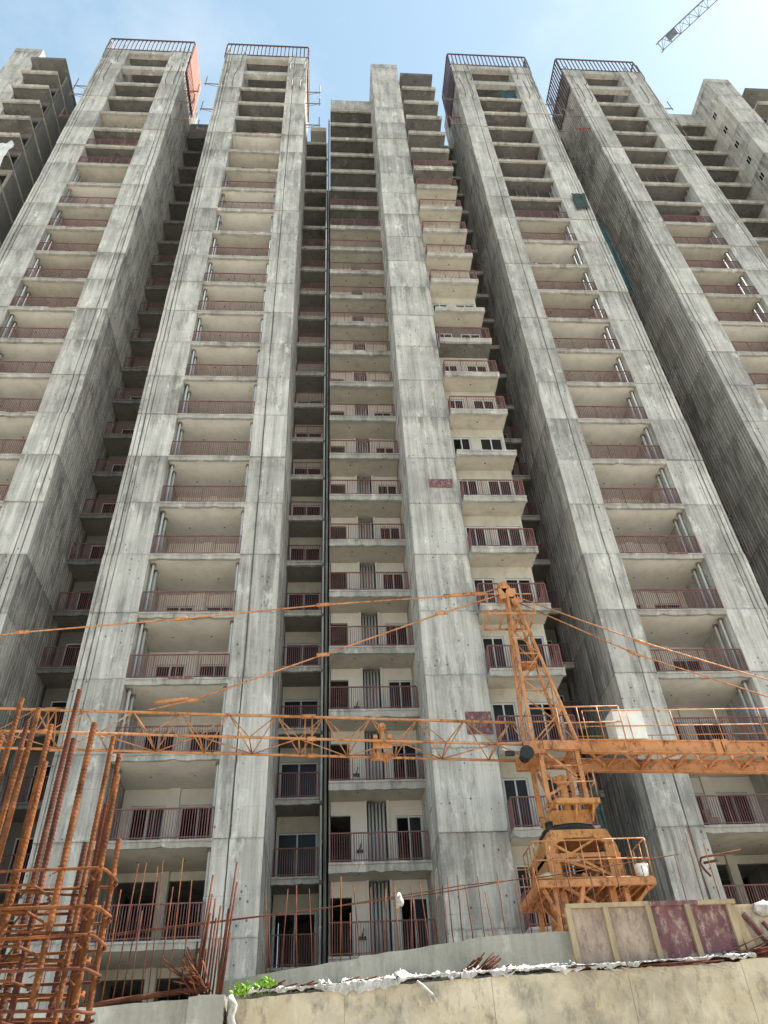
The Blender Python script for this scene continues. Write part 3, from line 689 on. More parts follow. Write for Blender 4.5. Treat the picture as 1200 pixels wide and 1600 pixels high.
for i in range(26):
    a = rng.uniform(2.0, 3.0); L = rng.uniform(.18, .55); x = rng.uniform(-.12, .16); zz = rng.uniform(0.01, .2)
    ob('bar', MB().path([(x, rng.uniform(-.1, .1), zz * .4), (x + math.cos(a) * L * .5, rng.uniform(-.12, .1), zz + math.sin(a) * L * .5), (x + math.cos(a) * L, rng.uniform(-.15, .1), zz + math.sin(a) * L * .9)], 0.011, 6).mesh('bar', rng.choice(('rust2', 'rust')), False, True), RBB)
def offcut_pile(label, x, y, z, n, spread, L0, L1, a0, a1):
    t = thing('rebar_offcuts', label, 'rebar', (x, y, z))
    for i in range(n):
        a = rng.uniform(a0, a1); L = rng.uniform(L0, L1); px = rng.uniform(-spread, spread); pz = rng.uniform(0, .07)
        ob('bar', MB().path([(px, rng.uniform(-.1, .08), pz), (px + math.cos(a) * L * .5, rng.uniform(-.1, .08), pz + abs(math.sin(a)) * L * .5), (px + math.cos(a) * L, rng.uniform(-.14, .06), pz + abs(math.sin(a)) * L)], 0.010, 6).mesh('bar', 'rust2', False, True), t)
offcut_pile('dark rusty bar ends fanning up from the plastic sheet under the upstand', 0.85, -14.82, -3.86, 22, .22, .18, .42, 0.2, 0.8)
offcut_pile('tangle of rusty bars lying at the right end of the wall', 4.65, -14.9, -3.80, 20, .55, .4, 1.0, 0.02, 0.35)
offcut_pile('thin rusty twigs of wire strewn along the left of the plastic sheet', -1.5, -14.9, -3.97, 20, .7, .2, .5, -0.25, 0.25)
offcut_pile('thin rusty rods lying along the ledge under the plywood panel', 2.2, -14.98, -3.86, 9, 1.1, .5, 1.3, -0.03, 0.06)
# long pipe lying on the left wall
tag(ob('steel_pipe', MB().path([(-4.5, -14.85, -4.06), (-3.9, -14.84, -3.98), (-3.1, -14.83, -3.90), (-2.75, -14.83, -3.88)], 0.035, 8).mesh('steel_pipe', 'rust2', False, True)), 'rusty pipe lying along the top of the left wall', 'pipe')

# ------------------------------------------------------------------ formwork panel
FW = thing('formwork_panel', 'long maroon plywood shuttering panel with timber battens on the wall', 'formwork', (0, 0, 0))
fx = [2.31, 2.86, 3.49, 4.08, 4.70]; ZB, ZTp = -3.80, -3.06
for i in range(4):
    b = MB(); nx = 5
    b.box(fx[i] + 0.004, fx[i + 1] - 0.004, -14.78 + 0.004 * (i % 2), -14.755, ZB + 0.03, ZTp)
    ob('plywood_sheet', b.mesh('plywood_sheet', 'plyold' if i < 2 else 'ply'), FW)
for i, x in enumerate(fx):
    lean = -0.02
    b = MB().beam((x, -14.81, ZB), (x + lean, -14.81, ZTp + 0.01), 0.075, 0.055)
    ob('batten', b.mesh('batten', 'batten'), FW)
for (xa, xb, z, y, mt) in ((2.27, 3.50, ZTp + 0.035, -14.80, 'batten'), (3.51, 4.30, ZTp + 0.03, -14.80, 'ply'), (4.22, 4.78, ZTp + 0.02, -14.83, 'batten'), (2.30, 4.75, ZB - 0.005, -14.80, 'rust2')):
    ob('batten', MB().beam((xa, y, z), (xb, y, z), 0.06, 0.06).mesh('batten', mt), FW)
# broken boards right of the panel
for i, (xa, za, xb, zb_, w, mt, lab) in enumerate((
        (4.86, -3.78, 4.74, -3.08, 0.14, 'batten', 'pale cement-caked board leaning right beside the plywood panel'),
        (5.16, -3.72, 4.86, -3.20, 0.15, 'ply', 'short maroon plywood offcut leaning at the right picture edge'),
        (5.32, -3.74, 5.10, -3.32, 0.10, 'ply', 'dark narrow plywood scrap at the far right of the wall'))):
    tag(ob('broken_board', MB().beam((xa, -14.82 - .03 * i, za), (xb, -14.78 - .03 * i, zb_), w, 0.03).mesh('broken_board', mt)), lab, 'board')
tag(ob('concrete_block', MB().prism([(4.72, -14.7), (5.0, -14.72), (5.9, -14.7), (5.95, -14.4), (4.75, -14.42)], [-3.8, -3.5, -3.12, -3.06], 0, 0.04, None, rng).mesh('concrete_block', 'tan')), 'rough cement-crusted block behind the boards at the right edge', 'concrete')
def blob(name, c, rx, ry, rz, mat, label, cat, seed, amp=0.18, seg=18):
    r_ = random.Random(seed); b = MB(); vs = []; fs = []; n = seg; m_ = seg // 2
    ph = [(r_.uniform(1, 4), r_.uniform(1, 5), r_.uniform(0, 6)) for _ in range(7)]
    for i in range(m_ + 1):
        th = math.pi * i / m_
        for j in range(n):
            p = 2 * math.pi * j / n
            d = 1 + amp * sum(math.sin(a * 2 * th + bb * p + q) for a, bb, q in ((int(x) , int(y), z) for x, y, z in ph)) / 3
            vs.append((c[0] + rx * math.sin(th) * math.cos(p) * d, c[1] + ry * math.sin(th) * math.sin(p) * d, c[2] + rz * max(-0.8, math.cos(th)) * d))
    for i in range(m_):
        for j in range(n): fs.append((i * n + j, (i + 1) * n + j, (i + 1) * n + (j + 1) % n, i * n + (j + 1) % n))
    b.add(vs, fs); return tag(ob(name, b.mesh(name, mat, False, True)), label, cat)
blob('cement_sack', (5.26, -14.75, -3.14), 0.20, 0.14, 0.11, 'plastic', 'crumpled white cement sack heaped at the right picture edge', 'sack', 3)

blob('cloth_scrap', (-0.10, -14.40, -2.77), .055, .045, .085, 'plastic', 'white cloth scrap knotted on the tie bars before the central balconies', 'cloth', 17, .3)
# ------------------------------------------------------------------ crumpled plastic sheet on the ledge
from mathutils import noise as mn
def sheet(label, x0, x1, z0, z1, seed, wid=0.32, drop=0.10):
    """rumpled torn sheet draped over the wall's ledge: back edge on the ledge, ragged front edge over the face"""
    nx = int((x1 - x0) / 0.012); ny = 16; vs = []; fs = []; keep = {}
    def N1(x, q, f_): return mn.noise(Vector((x * f_, q, seed * 3.7)))
    for i in range(nx + 1):
        t = i / nx; x = x0 + (x1 - x0) * t; z = z0 + (z1 - z0) * t
        dd = 1.0 * drop * max(0.25, 0.75 + 1.6 * N1(x, 0, 2.3) + .7 * N1(x, 3, 9))
        ww = wid * (0.75 + .5 * N1(x, 5, 1.7)); bunch = 0.5 + 0.9 * abs(N1(x, 9, 2.9))
        for j in range(ny):
            s_ = j / (ny - 1)
            crease = mn.fractal(Vector((x * 13, s_ * 3.2, seed)), 0.6, 2.1, 4) * .075 * bunch
            if s_ < .6:
                y = WY + 0.38 - ww * (s_ / .6) + .02 * N1(x, s_ * 4, 16); zz = z + 0.035 + abs(crease) + (.03 + .16 * max(0, N1(x, 12, 3.1) + .25)) * bunch * math.sin(math.pi * s_ / .6)
            else:
                y = WY - 0.025 - abs(crease) * .6; zz = z + 0.03 - dd * (s_ - .6) / .4 + crease * .3
            vs.append((x + .02 * N1(x, s_ * 5, 21), y, zz))
    for i in range(nx):
        for j in range(ny - 1):
            x = x0 + (x1 - x0) * i / nx
            if mn.noise(Vector((x * 6, j * .33, seed + 31))) > 0.45: continue      # tears
            fs.append((i * ny + j, i * ny + j + 1, (i + 1) * ny + j + 1, (i + 1) * ny + j))
    b = MB(); b.add(vs, fs); me = b.mesh('plastic_sheet', 'plastic', False, True); o_ = ob('plastic_sheet', me)
    sm = o_.modifiers.new('thickness', 'SOLIDIFY'); sm.thickness = 0.003
    return tag(o_, label, 'plastic sheet')
sheet('torn white plastic sheet on the ledge left, below the grey upstand', -2.2, 0.6, -3.99, -3.87, 4)
sheet('crumpled white plastic sheet on the ledge under the plywood panel', 0.62, 2.9, -3.87, -3.83, 9, .34, .08)
sheet('dirty bunched plastic sheet at the right end of the ledge', 2.92, 4.75, -3.83, -3.78, 21, .30, .06)
tag(ob('plastic_strip', MB().path([(-2.42, -15.08, -4.02), (-2.36, -15.09, -4.12), (-2.39, -15.08, -4.25), (-2.33, -15.08, -4.40), (-2.36, -15.07, -4.6)], 0.05, 6).mesh('plastic_strip', 'plastic', False, True)), 'twisted white plastic strip hanging down beside the pilaster', 'plastic')
tag(ob('plastic_strip', MB().path([(0.02, -15.04, -3.93), (0.10, -15.06, -3.99), (0.17, -15.06, -4.06), (0.26, -15.05, -4.13), (.28, -15.05, -4.17)], 0.022, 5).path([(0.05, -15.05, -3.95), (0.14, -15.07, -4.04), (0.19, -15.06, -4.14), (.2, -15.06, -4.18)], 0.014, 5).mesh('plastic_strip', 'plastic', False, True)), 'white plastic rags dangling over the middle of the wall', 'plastic')
st = thing('wooden_sticks', 'pale thin sticks poking out below the plywood panel', 'sticks', (0, 0, 0))
for i in range(24):
    x = rng.uniform(2.15, 4.3); L = rng.uniform(.12, .34); a = rng.uniform(-.9, -.35)
    ob('stick', MB().beam((x, -15.0, -3.86 + rng.uniform(-.02, .02)), (x + math.cos(a) * L, -15.12 - rng.uniform(0, .1), -3.86 + math.sin(a) * L * .75), 0.009).mesh('stick', rng.choice(('plastic', 'batten'))), st)
# weeds
PL = thing('weed_plant', 'bright green leafy weeds growing on the wall by the pilaster', 'plant', (-2.12, -14.9, -3.99))
lm = []
for v in range(3):
    b = MB(); L = 0.075; W = 0.026
    b.add([(0, 0, 0), (W, 0, L * .45), (W * .2, .008, L), (-W, 0, L * .45), (0, -.012, L * .5)], [(0, 1, 4), (1, 2, 4), (2, 3, 4), (3, 0, 4)]); lm.append(b.mesh('leaf', 'leaf'))
for i in range(150):
    x = rng.choice((rng.uniform(-.26, -.08), rng.uniform(-.02, .26))); zt = rng.uniform(0.0, .10) + (0.05 if x > .05 else 0)
    q = ob('leaf', lm[i % 3], PL, (x, rng.uniform(-.14, .12), zt), (rng.uniform(-1.3, 1.3), rng.uniform(-1.3, 1.3), rng.uniform(0, 6)))
for i in range(14):
    x = rng.uniform(-.25, .25); ob('stem', MB().path([(x, 0, -.03), (x + rng.uniform(-.05, .05), rng.uniform(-.1, 0), .07), (x + rng.uniform(-.1, .1), rng.uniform(-.15, .05), .12)], 0.004, 5).mesh('stem', 'leaf'), PL)

# ------------------------------------------------------------------ rebar cage close on the left
CG = thing('rebar_cage', 'tall rusty column reinforcement cage close by at the left edge', 'rebar', (0, 0, 0))
def ribbed_bar(L, r, mat):
    r *= 0.70; b = MB(); n = 10; dz = 0.0036; k_ = int(L / dz); vs = []; fs = []
    for i in range(k_ + 1):
        for j in range(n):
            ph = (i * dz / 0.0145 + (j / n if j < n / 2 else 1 - j / n) * 1.2) % 1.0
            rr = r * (0.97 if ph < 0.55 else 1.13)
            if j in (0, 5): rr = r * 1.12
            a = 2 * math.pi * j / n; vs.append((rr * math.cos(a), rr * math.sin(a), i * dz))
    for i in range(k_):
        for j in range(n): fs.append((i * n + j, i * n + (j + 1) % n, (i + 1) * n + (j + 1) % n, (i + 1) * n + j))
    fs.append(tuple(range(k_ * n, (k_ + 1) * n))); b.add(vs, fs); return b.mesh('bar', mat, False, True)
ZB0 = -6.3
for x, y, zt, r_, mt in [(-2.41, -23.85, -4.38, .0145, 'rust'), (-2.27, -24.03, -4.52, .0135, 'rust'), (-2.26, -23.86, -4.49, .0145, 'rust'), (-2.33, -23.5, -4.15, .0155, 'rust2'), (-2.17, -23.85, -4.56, .0145, 'rust2'),
                      (-2.06, -24.02, -4.57, .015, 'rust'), (-2.02, -23.9, -4.56, .0125, 'rust'), (-1.98, -23.85, -4.62, .014, 'rust'), (-2.0, -23.84, -4.82, .014, 'rust2'), (-1.932, -24.0, -4.77, .0125, 'rust'),
                      (-2.30, -24.05, -4.68, .0115, 'rust'), (-2.16, -23.5, -4.84, .015, 'rust2'), (-2.2, -24.0, -4.71, .0135, 'rust'), (-2.38, -24.0, -4.61, .0135, 'rust'), (-1.925, -23.86, -4.95, .013, 'rust'), (-2.47, -24.0, -4.5, .0145, 'rust2'), (-2.5, -23.5, -4.3, .015, 'rust2'), (-2.62, -23.86, -4.45, .0145, 'rust')]:
    L = zt - ZB0; q = ob('bar', ribbed_bar(L, r_, mt), CG, (x, y, ZB0)); q.rotation_euler = (rng.uniform(-.012, .012), rng.uniform(-.012, .012), rng.uniform(0, 6))
def hoop(z, xr, xl, y0, y1, r_, tilt=0.0):
    pts = []; c = 0.035
    def corner(cx, cy, a0):
        for i in range(5): a = a0 + i * math.pi / 8; pts.append((cx + c * math.cos(a), cy + c * math.sin(a), z + tilt * (cx + 2.2)))
    corner(xr - c, y1 - c, 0); corner(xl + c, y1 - c, math.pi / 2); corner(xl + c, y0 + c, math.pi); corner(xr - c, y0 + c, 1.5 * math.pi)
    pts.append((xr, y1 - c, z + 0.012)); pts.append((xr - .02, y1 + .0, z + 0.015))
    b = MB().path(pts, r_, 7)
    b.path([(xr - .01, y0 + .0, z + .012), (xr - .02, y0 + .02, z + .006), (xr - .06, y0 + .06, z - .025)], r_ * .9, 6)
    return b.mesh('hoop', rng.choice(('rust', 'rust', 'rust2')), False, True)
for z in (-5.11, -5.23, -5.31, -5.41, -5.50, -5.62, -5.74, -5.86, -5.98, -6.1):
    ob('hoop', hoop(z + rng.uniform(-.008, .008), -1.905, -2.80, -24.05, -23.83, .0052, rng.uniform(-.03, .03)), CG)
    ob('hoop', hoop(z + rng.uniform(-.02, .02) - .02, -2.13, -2.85, -24.03, -23.80, .0046, rng.uniform(-.04, .04)), CG)
    ob('hoop', hoop(z + rng.uniform(-.02, .02) + .03, -2.05, -2.85, -23.53, -23.45, .0062, rng.uniform(-.03, .03)), CG)
    b = MB().path([(-2.55, -24.03, z - .02), (-2.3, -23.95, z - .03), (-1.97, -23.84, z - .03)], .0045, 6).path([(-1.92, -24.04, z + .01), (-1.95, -24.07, z - .02), (-1.93, -24.06, z - .04)], .003, 5)
    b.path([(-2.06, -24.045, z + .012), (-2.045, -24.05, z), (-2.075, -24.045, z - .012)], .0022, 4)
    ob('cross_tie', b.mesh('cross_tie', 'rust', False, True), CG)
ob('footing', MB().box(-3.0, -1.75, -24.2, -23.3, GZ, -6.28).mesh('footing', 'para'), CG)

# ------------------------------------------------------------------ orange tower crane
CR = thing('tower_crane', 'orange tower crane with lattice jib standing in front of the towers', 'crane', (5.4, -6.0, GZ))
def cpart(name, b, mats, smooth=False): return ob(name, b.mesh(name, mats, False, smooth), CR, (-5.4, 6.0, -GZ))
CX, CY = 5.22, -6.0
# mast below the slewing ring
b = MB(); hw = 0.62
for sx in (-1, 1):
    for sy in (-1, 1): b.beam((CX + sx * hw, CY + sy * hw, GZ), (CX + sx * hw, CY + sy * hw, 0.2), 0.16)
z = GZ; kx = 0
while z < -0.2:
    z2 = min(z + 1.25, 0.2)
    for sx in (-1, 1):
        b.beam((CX + sx * hw, CY - hw, z), (CX + sx * hw, CY + hw, z2), 0.07); b.beam((CX + sx * hw, CY - hw, z2), (CX + sx * hw, CY + hw, z2), 0.07)
        b.beam((CX - hw * (1 if kx % 2 else -1), CY + sx * hw, z), (CX + hw * (1 if kx % 2 else -1), CY + sx * hw, z2), 0.07); b.beam((CX - hw, CY + sx * hw, z2), (CX + hw, CY + sx * hw, z2), 0.07)
    z = z2; kx += 1
cpart('mast', b, 'orange')
# climbing cage around the mast
b = MB(); hc = 0.88
for sx in (-1, 1):
    for sy in (-1, 1): b.beam((CX + sx * hc, CY + sy * hc, -2.6), (CX + sx * hc, CY + sy * hc, 0.1), 0.11)
for z in (-2.5, -1.55, -0.5, 0.06):
    for sx in (-1, 1):
        b.beam((CX - hc, CY + sx * hc, z), (CX + hc, CY + sx * hc, z), 0.10); b.beam((CX + sx * hc, CY - hc, z), (CX + sx * hc, CY + hc, z), 0.10)
for (za, zb_) in ((-2.5, -1.55), (-1.55, -0.5), (-.5, .06)):
    for sx in (-1, 1): b.beam((CX - hc, CY + sx * hc, zb_), (CX + hc, CY + sx * hc, za), 0.07); b.beam((CX + sx * hc, CY - hc, za), (CX + sx * hc, CY + hc, zb_), 0.07)
b.box(CX - .75, CX - .2, CY - hc - .35, CY - hc - .06, -2.4, -1.55); b.beam((CX - .5, CY - hc - .2, -1.5), (CX - .1, CY - hc - .1, -0.4), 0.09)
cpart('climbing_cage', b, 'orange')
# main work platform
PX0, PX1, PY0, PY1, PZ = 3.92, 6.78, CY - 1.1, CY + 1.15, -0.64
b = MB()
for y in (PY0, PY1): b.beam((PX0, y, PZ), (PX1, y, PZ), 0.10, 0.16)
for x in (PX0, PX1): b.beam((x, PY0, PZ - .003), (x, PY1, PZ - .003), 0.10, 0.15)
n = 9
for i in range(1, n): x = PX0 + (PX1 - PX0) * i / n; b.beam((x, PY0, PZ - .05), (x, PY1, PZ - .05), 0.05, 0.09)
b.box(PX0 + .06, CX - hc - .1, PY0 + .06, PY1 - .06, PZ + .04, PZ + .06); b.box(CX + hc + .06, PX1 - .04, PY0 + .06, PY1 - .06, PZ + .045, PZ + .065); b.box(CX - hc, CX + hc, PY0 + .06, PY0 + .34, PZ + .05, PZ + .07)
for sx in (-1, 1): b.beam((CX + sx * hc, CY - hc, -1.3), (PX0 + .12 if sx < 0 else PX1 - .12, PY0 + .1, PZ - .1), 0.07)
cpart('work_platform', b, 'orange')
def guard(pts, z, h=1.0, every=0.45, r=0.016, rails=(1.0, .55, .12), seed=1, mat='orange', name='guard_rail'):
    b = MB(); rr = random.Random(seed)
    for a, c in zip(pts[:-1], pts[1:]):
        a = Vector((*a, z)); c = Vector((*c, z)); L = (c - a).length; nn = max(1, round(L / every))
        for f_ in rails:
            b.tube(a + Vector((0, 0, h * f_)), c + Vector((0, 0, h * f_ + rr.uniform(-.02, .02))), r * 1.1, n=6)
        for i in range(nn + 1): q = a + (c - a) * i / nn; b.tube(q, q + Vector((rr.uniform(-.02, .02), 0, h)), r, n=6)
    return cpart(name, b, mat, True)
guard([(PX0, CY), (PX0, PY0), (PX1, PY0), (PX1, PY1), (PX0, PY1)], PZ, 1.0, .42)
# slewing portal
b = MB(); hp = 0.88
prof = [(-hp - .05, 0), (-hp + .25, 0), (-hp + .27, .95), (-hp + .5, 1.08), (hp - .5, 1.08), (hp - .27, .95), (hp - .25, 0), (hp + .05, 0), (hp + .05, .85), (hp - .15, 1.28), (-hp + .15, 1.28), (-hp - .05, .95)]
for sy, t in ((-1, 0), (1, 0)):
    vs = [(CX + x, CY + sy * .82 + d, z - .58) for d in (-.05, .05) for x, z in prof]; n = len(prof)
    b.add(vs, [tuple(range(n)), tuple(range(n, 2 * n))[::-1]] + [(i, i + n, (i + 1) % n + n, (i + 1) % n) for i in range(n)])
b.box(CX - hp + .1, CX + hp - .1, CY - .77, CY + .77, .46, .68)
for sx in (-1, 1): b.box(CX + sx * hp - .05, CX + sx * hp + .05, CY - .76, CY + .76, -.55, .36)
b.beam((CX - .7, CY - .9, .32), (CX + .75, CY - .95, -.55), 0.06); b.beam((CX - .7, CY - .9, -.1), (CX + .3, CY - .95, .4), 0.05)
cpart('slewing_portal', b, 'yorange')
b = MB(); b.tube((CX, CY, .69), (CX, CY, .80), .80, n=32); b.tube((CX, CY, .80), (CX, CY, .92), .72, n=32); b.tube((CX - .55, CY - .35, .7), (CX - .55, CY - .35, 1.05), .14, n=14)
cpart('slewing_ring', b, 'grease', True)
# turntable with side platforms
b = MB(); b.prism([(CX - .50, CY - .58), (CX + .50, CY - .58), (CX + .58, CY), (CX + .50, CY + .58), (CX - .50, CY + .58), (CX - .58, CY)], [.93, 1.1, 1.3])
b.beam((CX - .45, CY - .92, 1.42), (CX + .72, CY - .92, 1.40), 0.10, 0.13); b.beam((CX + .68, CY - .86, 1.41), (CX + .68, CY + .86, 1.41), 0.09, 0.11)
b.beam((CX - .45, CY + .9, 1.41), (CX + .72, CY + .9, 1.41), 0.09, 0.11); b.beam((CX - .45, CY - .86, 1.41), (CX - .45, CY + .86, 1.41), 0.09, 0.11)
b.box(CX + .48, CX + .64, CY - .86, CY + .86, 1.43, 1.45); b.box(CX - .4, CX + .46, CY - .86, CY - .56, 1.432, 1.452)
for sx in (-.42, .1, .55): b.beam((CX + sx, CY - .56, 1.0), (CX + sx, CY - .88, 1.36), 0.05)
b.tube((CX - .05, CY - .45, 1.3), (CX - .05, CY - .45, 2.0), .12, n=14); b.tube((CX - .05, CY - .45, 2.0), (CX - .05, CY - .45, 2.25), .15, n=14)
cpart('turntable', b, ['yorange'])
guard([(CX - .45, CY - .92), (CX + .70, CY - .92), (CX + .70, CY + .85)], 1.46, .9, .5, .013, (1, .5), 2)
# slewing mast section
b = MB(); hm = 0.52
for sx in (-1, 1):
    for sy in (-1, 1): b.beam((CX + sx * hm, CY + sy * hm, 1.5), (CX + sx * hm, CY + sy * hm, 3.2), 0.12)
for sy in (-1, 1):
    b.beam((CX - hm, CY + sy * hm, 3.05), (CX + hm, CY + sy * hm, 2.1), 0.07); b.beam((CX - hm, CY + sy * hm, 1.7), (CX + hm, CY + sy * hm, 2.25), 0.07); b.beam((CX + sy * hm, CY - hm, 1.7), (CX + sy * hm, CY + hm, 3.2), 0.07)
    b.beam((CX - hm, CY + sy * hm, 3.15), (CX + hm, CY + sy * hm, 3.15), 0.10); b.beam((CX + sy * hm, CY - hm, 3.152), (CX + sy * hm, CY + hm, 3.152), 0.10)
cpart('slewing_mast', b, 'orange')
# tower head: A-frame leaning to the jib side
b = MB(); ap = Vector((4.78, CY, 8.70))
feet = [Vector((CX - .66, CY - .5, 3.2)), Vector((CX - .66, CY + .5, 3.2)), Vector((CX + .62, CY - .5, 3.2)), Vector((CX + .62, CY + .5, 3.2))]
tops = [ap + Vector((-.08, -.12, 0)), ap + Vector((-.08, .12, 0)), ap + Vector((.10, -.12, -.05)), ap + Vector((.10, .12, -.05))]
for f_, t_ in zip(feet, tops): b.tube(f_, t_, 0.056, 0.048, n=8)
L = lambda i, t: feet[i].lerp(tops[i], t)
ts = [0.0, .2, .38, .55, .7, .83]
for i in range(len(ts) - 1):
    a, c = ts[i], ts[i + 1]
    for (p_, q_) in ((0, 2), (1, 3), (0, 1), (2, 3)):
        if i % 2 == 0: b.tube(L(p_, a), L(q_, c), 0.021, n=6)
        else: b.tube(L(q_, a), L(p_, c), 0.021, n=6)
        b.tube(L(p_, c), L(q_, c), 0.023, n=6)
b.box(4.7, 5.2, CY - .25, CY + .25, 5.9, 5.96)
cpart('tower_head', b, 'orange')
b = MB()
for sy in (-.14, .14): b.prism([(4.42, CY + sy - .02), (5.0, CY + sy - .02), (5.0, CY + sy + .02), (4.42, CY + sy + .02)], [8.35, 8.75]); b.beam((4.55, CY + sy, 9.0), (5.0, CY + sy, 8.15), .04, .30)
b.tube((4.8, CY - .22, 8.55), (4.8, CY + .22, 8.55), 0.16, n=16); b.tube((4.5, CY - .2, 8.9), (4.5, CY + .2, 8.9), 0.05, n=10); b.tube((4.95, CY - .2, 8.2), (4.95, CY + .2, 8.2), 0.07, n=10)
cpart('head_plates', b, 'orange')
# basket hung below the head
b = MB(); bx0, bx1, by0, by1, bz = 3.85, 5.35, CY - .62, CY + .30, 7.45
for y in (by0, by1): b.beam((bx0, y, bz), (bx1, y, bz), .05)
for x in (bx0, bx0 + .5, bx0 + 1.0, bx1): b.beam((x, by0, bz), (x, by1, bz), .045)
for x, y in ((bx0, by0), (bx0 + .45, by0), (bx0, by1), (bx1, by0), (bx1, by1)): b.tube((x, y, bz), (x + .05, y, bz + .75), .014, n=5)
b.tube((bx0, by0, bz + .75), (bx1, by0, bz + .75), .016, n=6); b.tube((bx0, by1, bz + .75), (bx1, by1, bz + .75), .016, n=6)
cpart('head_platform', b, 'orange')
# jib: triangular lattice to the left
b = MB(); JX0, JX1 = 4.85, -27.0; JP = 1.36
def jz(x): return 3.14 + (4.5 - x) * 0.0462            # the jib rises a little towards its tip
jn, jf, jt = CY - .55, CY + .55, CY
for y in (jn, jf): b.tube((JX0, y, jz(JX0)), (JX1, y, jz(JX1)), .040, n=8)
b.tube((JX0 - .55, jt, jz(JX0) + .94), (JX1, jt, jz(JX1) + .94), .044, n=8)
x = JX0 - .7; i = 0
while x > JX1 + 1:
    t_ = Vector((x, jt, jz(x) + .94))
    for y in (jn, jf):
        b.tube(t_, (x + JP / 2, y, jz(x + JP / 2)), .018, n=6); b.tube(t_, (x - JP / 2, y, jz(x - JP / 2)), .018, n=6)
    xa = x - JP / 2
    if i % 2 == 0: b.tube((xa, jn, jz(xa)), (xa + JP, jf, jz(xa + JP)), .02, n=5)
    else: b.tube((xa, jf, jz(xa)), (xa + JP, jn, jz(xa + JP)), .02, n=5)
    b.tube((xa, jn, jz(xa)), (xa, jf, jz(xa)), .022, n=6)
    x -= JP; i += 1
for xs_ in (-1.62, -8.9, -16):
    for y in (jn, jf, ): b.tube((xs_ - .12, y, jz(xs_)), (xs_ + .12, y, jz(xs_)), .065, n=10); b.tube((xs_, y, jz(xs_)), (xs_, jt, jz(xs_) + .94), .02, n=6); b.tube((xs_ - .2, y, jz(xs_)), (xs_ - .2, jt, jz(xs_) + .94), .02, n=6)
    b.tube((xs_ - .3, jt, jz(xs_) + .94), (xs_ + .1, jt, jz(xs_) + .94), .065, n=10)
cpart('jib', b, 'orange', True)
# jib root blocks and winch
b = MB(); b.box(4.25, 4.85, jn - .08, jn + .06, 2.85, 3.22); b.box(4.25, 4.85, jf - .06, jf + .08, 2.85, 3.22); b.box(4.5, 4.8, jn + .06, jf - .06, 2.9, 3.02)
cpart('jib_root', b, 'orange')
b = MB(); b.tube((4.26, jn - .26, 2.80), (4.26, jn + .1, 2.80), .15, n=14); b.tube((4.26, jn - .30, 2.80), (4.26, jn - .26, 2.80), .20, n=10); b.tube((3.95, jn - .1, 2.85), (3.7, jn - .1, 2.85), .07, n=12); b.path([(4.3, jn - .2, 2.9), (4.36, jn - .25, 2.7), (4.5, jn - .22, 2.66), (4.6, jn - .2, 2.8)], .012)
cpart('winch', b, 'grease', False)
# trolley
b = MB(); tx = 0.34
tz = jz(tx)
for y in (jn + .12, jf - .16): b.box(tx - .26, tx + .26, y, y + .04, tz - .16, tz + .06)
for sx in (-.24, .24): b.beam((tx + sx, jn + .16, tz - .1), (tx + sx, jf - .16, tz - .1), .05)
for sx in (-.2, .2):
    for y in (jn, jf): b.tube((tx + sx, y - .09, tz + .09), (tx + sx, y + .09, tz + .09), .06, n=12)
b.tube((tx, jn - .02, tz + .42), (tx, jn + .28, tz + .42), .11, n=14); b.tube((tx, jn - .09, tz + .42), (tx, jn - .02, tz + .42), .07, n=14); b.box(tx - .05, tx + .05, jn, jn + .25, tz + .0, tz + .34)
for dy in (-.1, .1): b.tube((tx + dy, CY + dy, tz - .05), (tx + dy, CY + dy, tz - .35), .05, n=10)
cpart('trolley', b, 'orange', False)
# counter jib
b = MB(); KX0, KX1 = 5.85, 19.0; kn, kf = CY - .62, CY + .66
def kz(x): return 3.04 - (x - 5.6) * 0.030
for y, h_ in ((kn, .34), (kf, .34)):
    b.beam((KX0, y, kz(KX0)), (KX1, y, kz(KX1)), .05, h_)
    for dz in (-h_ / 2, h_ / 2): b.beam((KX0, y, kz(KX0) + dz), (KX1, y, kz(KX1) + dz), .16, .035)
x = KX0 + .1; i = 0
while x < KX1 - 1:
    b.beam((x, kn, kz(x) - .05), (x + 1.0, kf, kz(x + 1) - .05), .06); b.beam((x + 1.0, kn, kz(x + 1) - .052), (x + 1.0, kf, kz(x + 1) - .052), .07); b.beam((x, kf, kz(x) - .05), (x + 1.0, kn, kz(x + 1) - .054), .05); x += 1.0
b.beam((4.8, kn, 3.08), (KX0, kn, 3.05), .12, .26); b.beam((4.8, kf, 3.08), (KX0, kf, 3.05), .12, .26)
b.box(9.65, 9.85, kn - .10, kn + .10, 2.70, 3.13); b.box(9.9, 10.1, kn - .10, kn + .10, 2.70, 3.12)
cpart('counter_jib', b, 'orange')
guard([(6.05, kn - .2), (12.5, kn - .2), (19, kn - .2)], 3.05, .95, 1.35, .014, (1, .5), 4)
guard([(5.3, kn - .25), (7.1, kn - .25)], 3.1, 1.0, .6, .018, (1, .52), 6)
guard([(6.05, kf + .2), (12.5, kf + .2), (19, kf + .2)], 3.05, .95, 1.35, .014, (1, .5), 5)
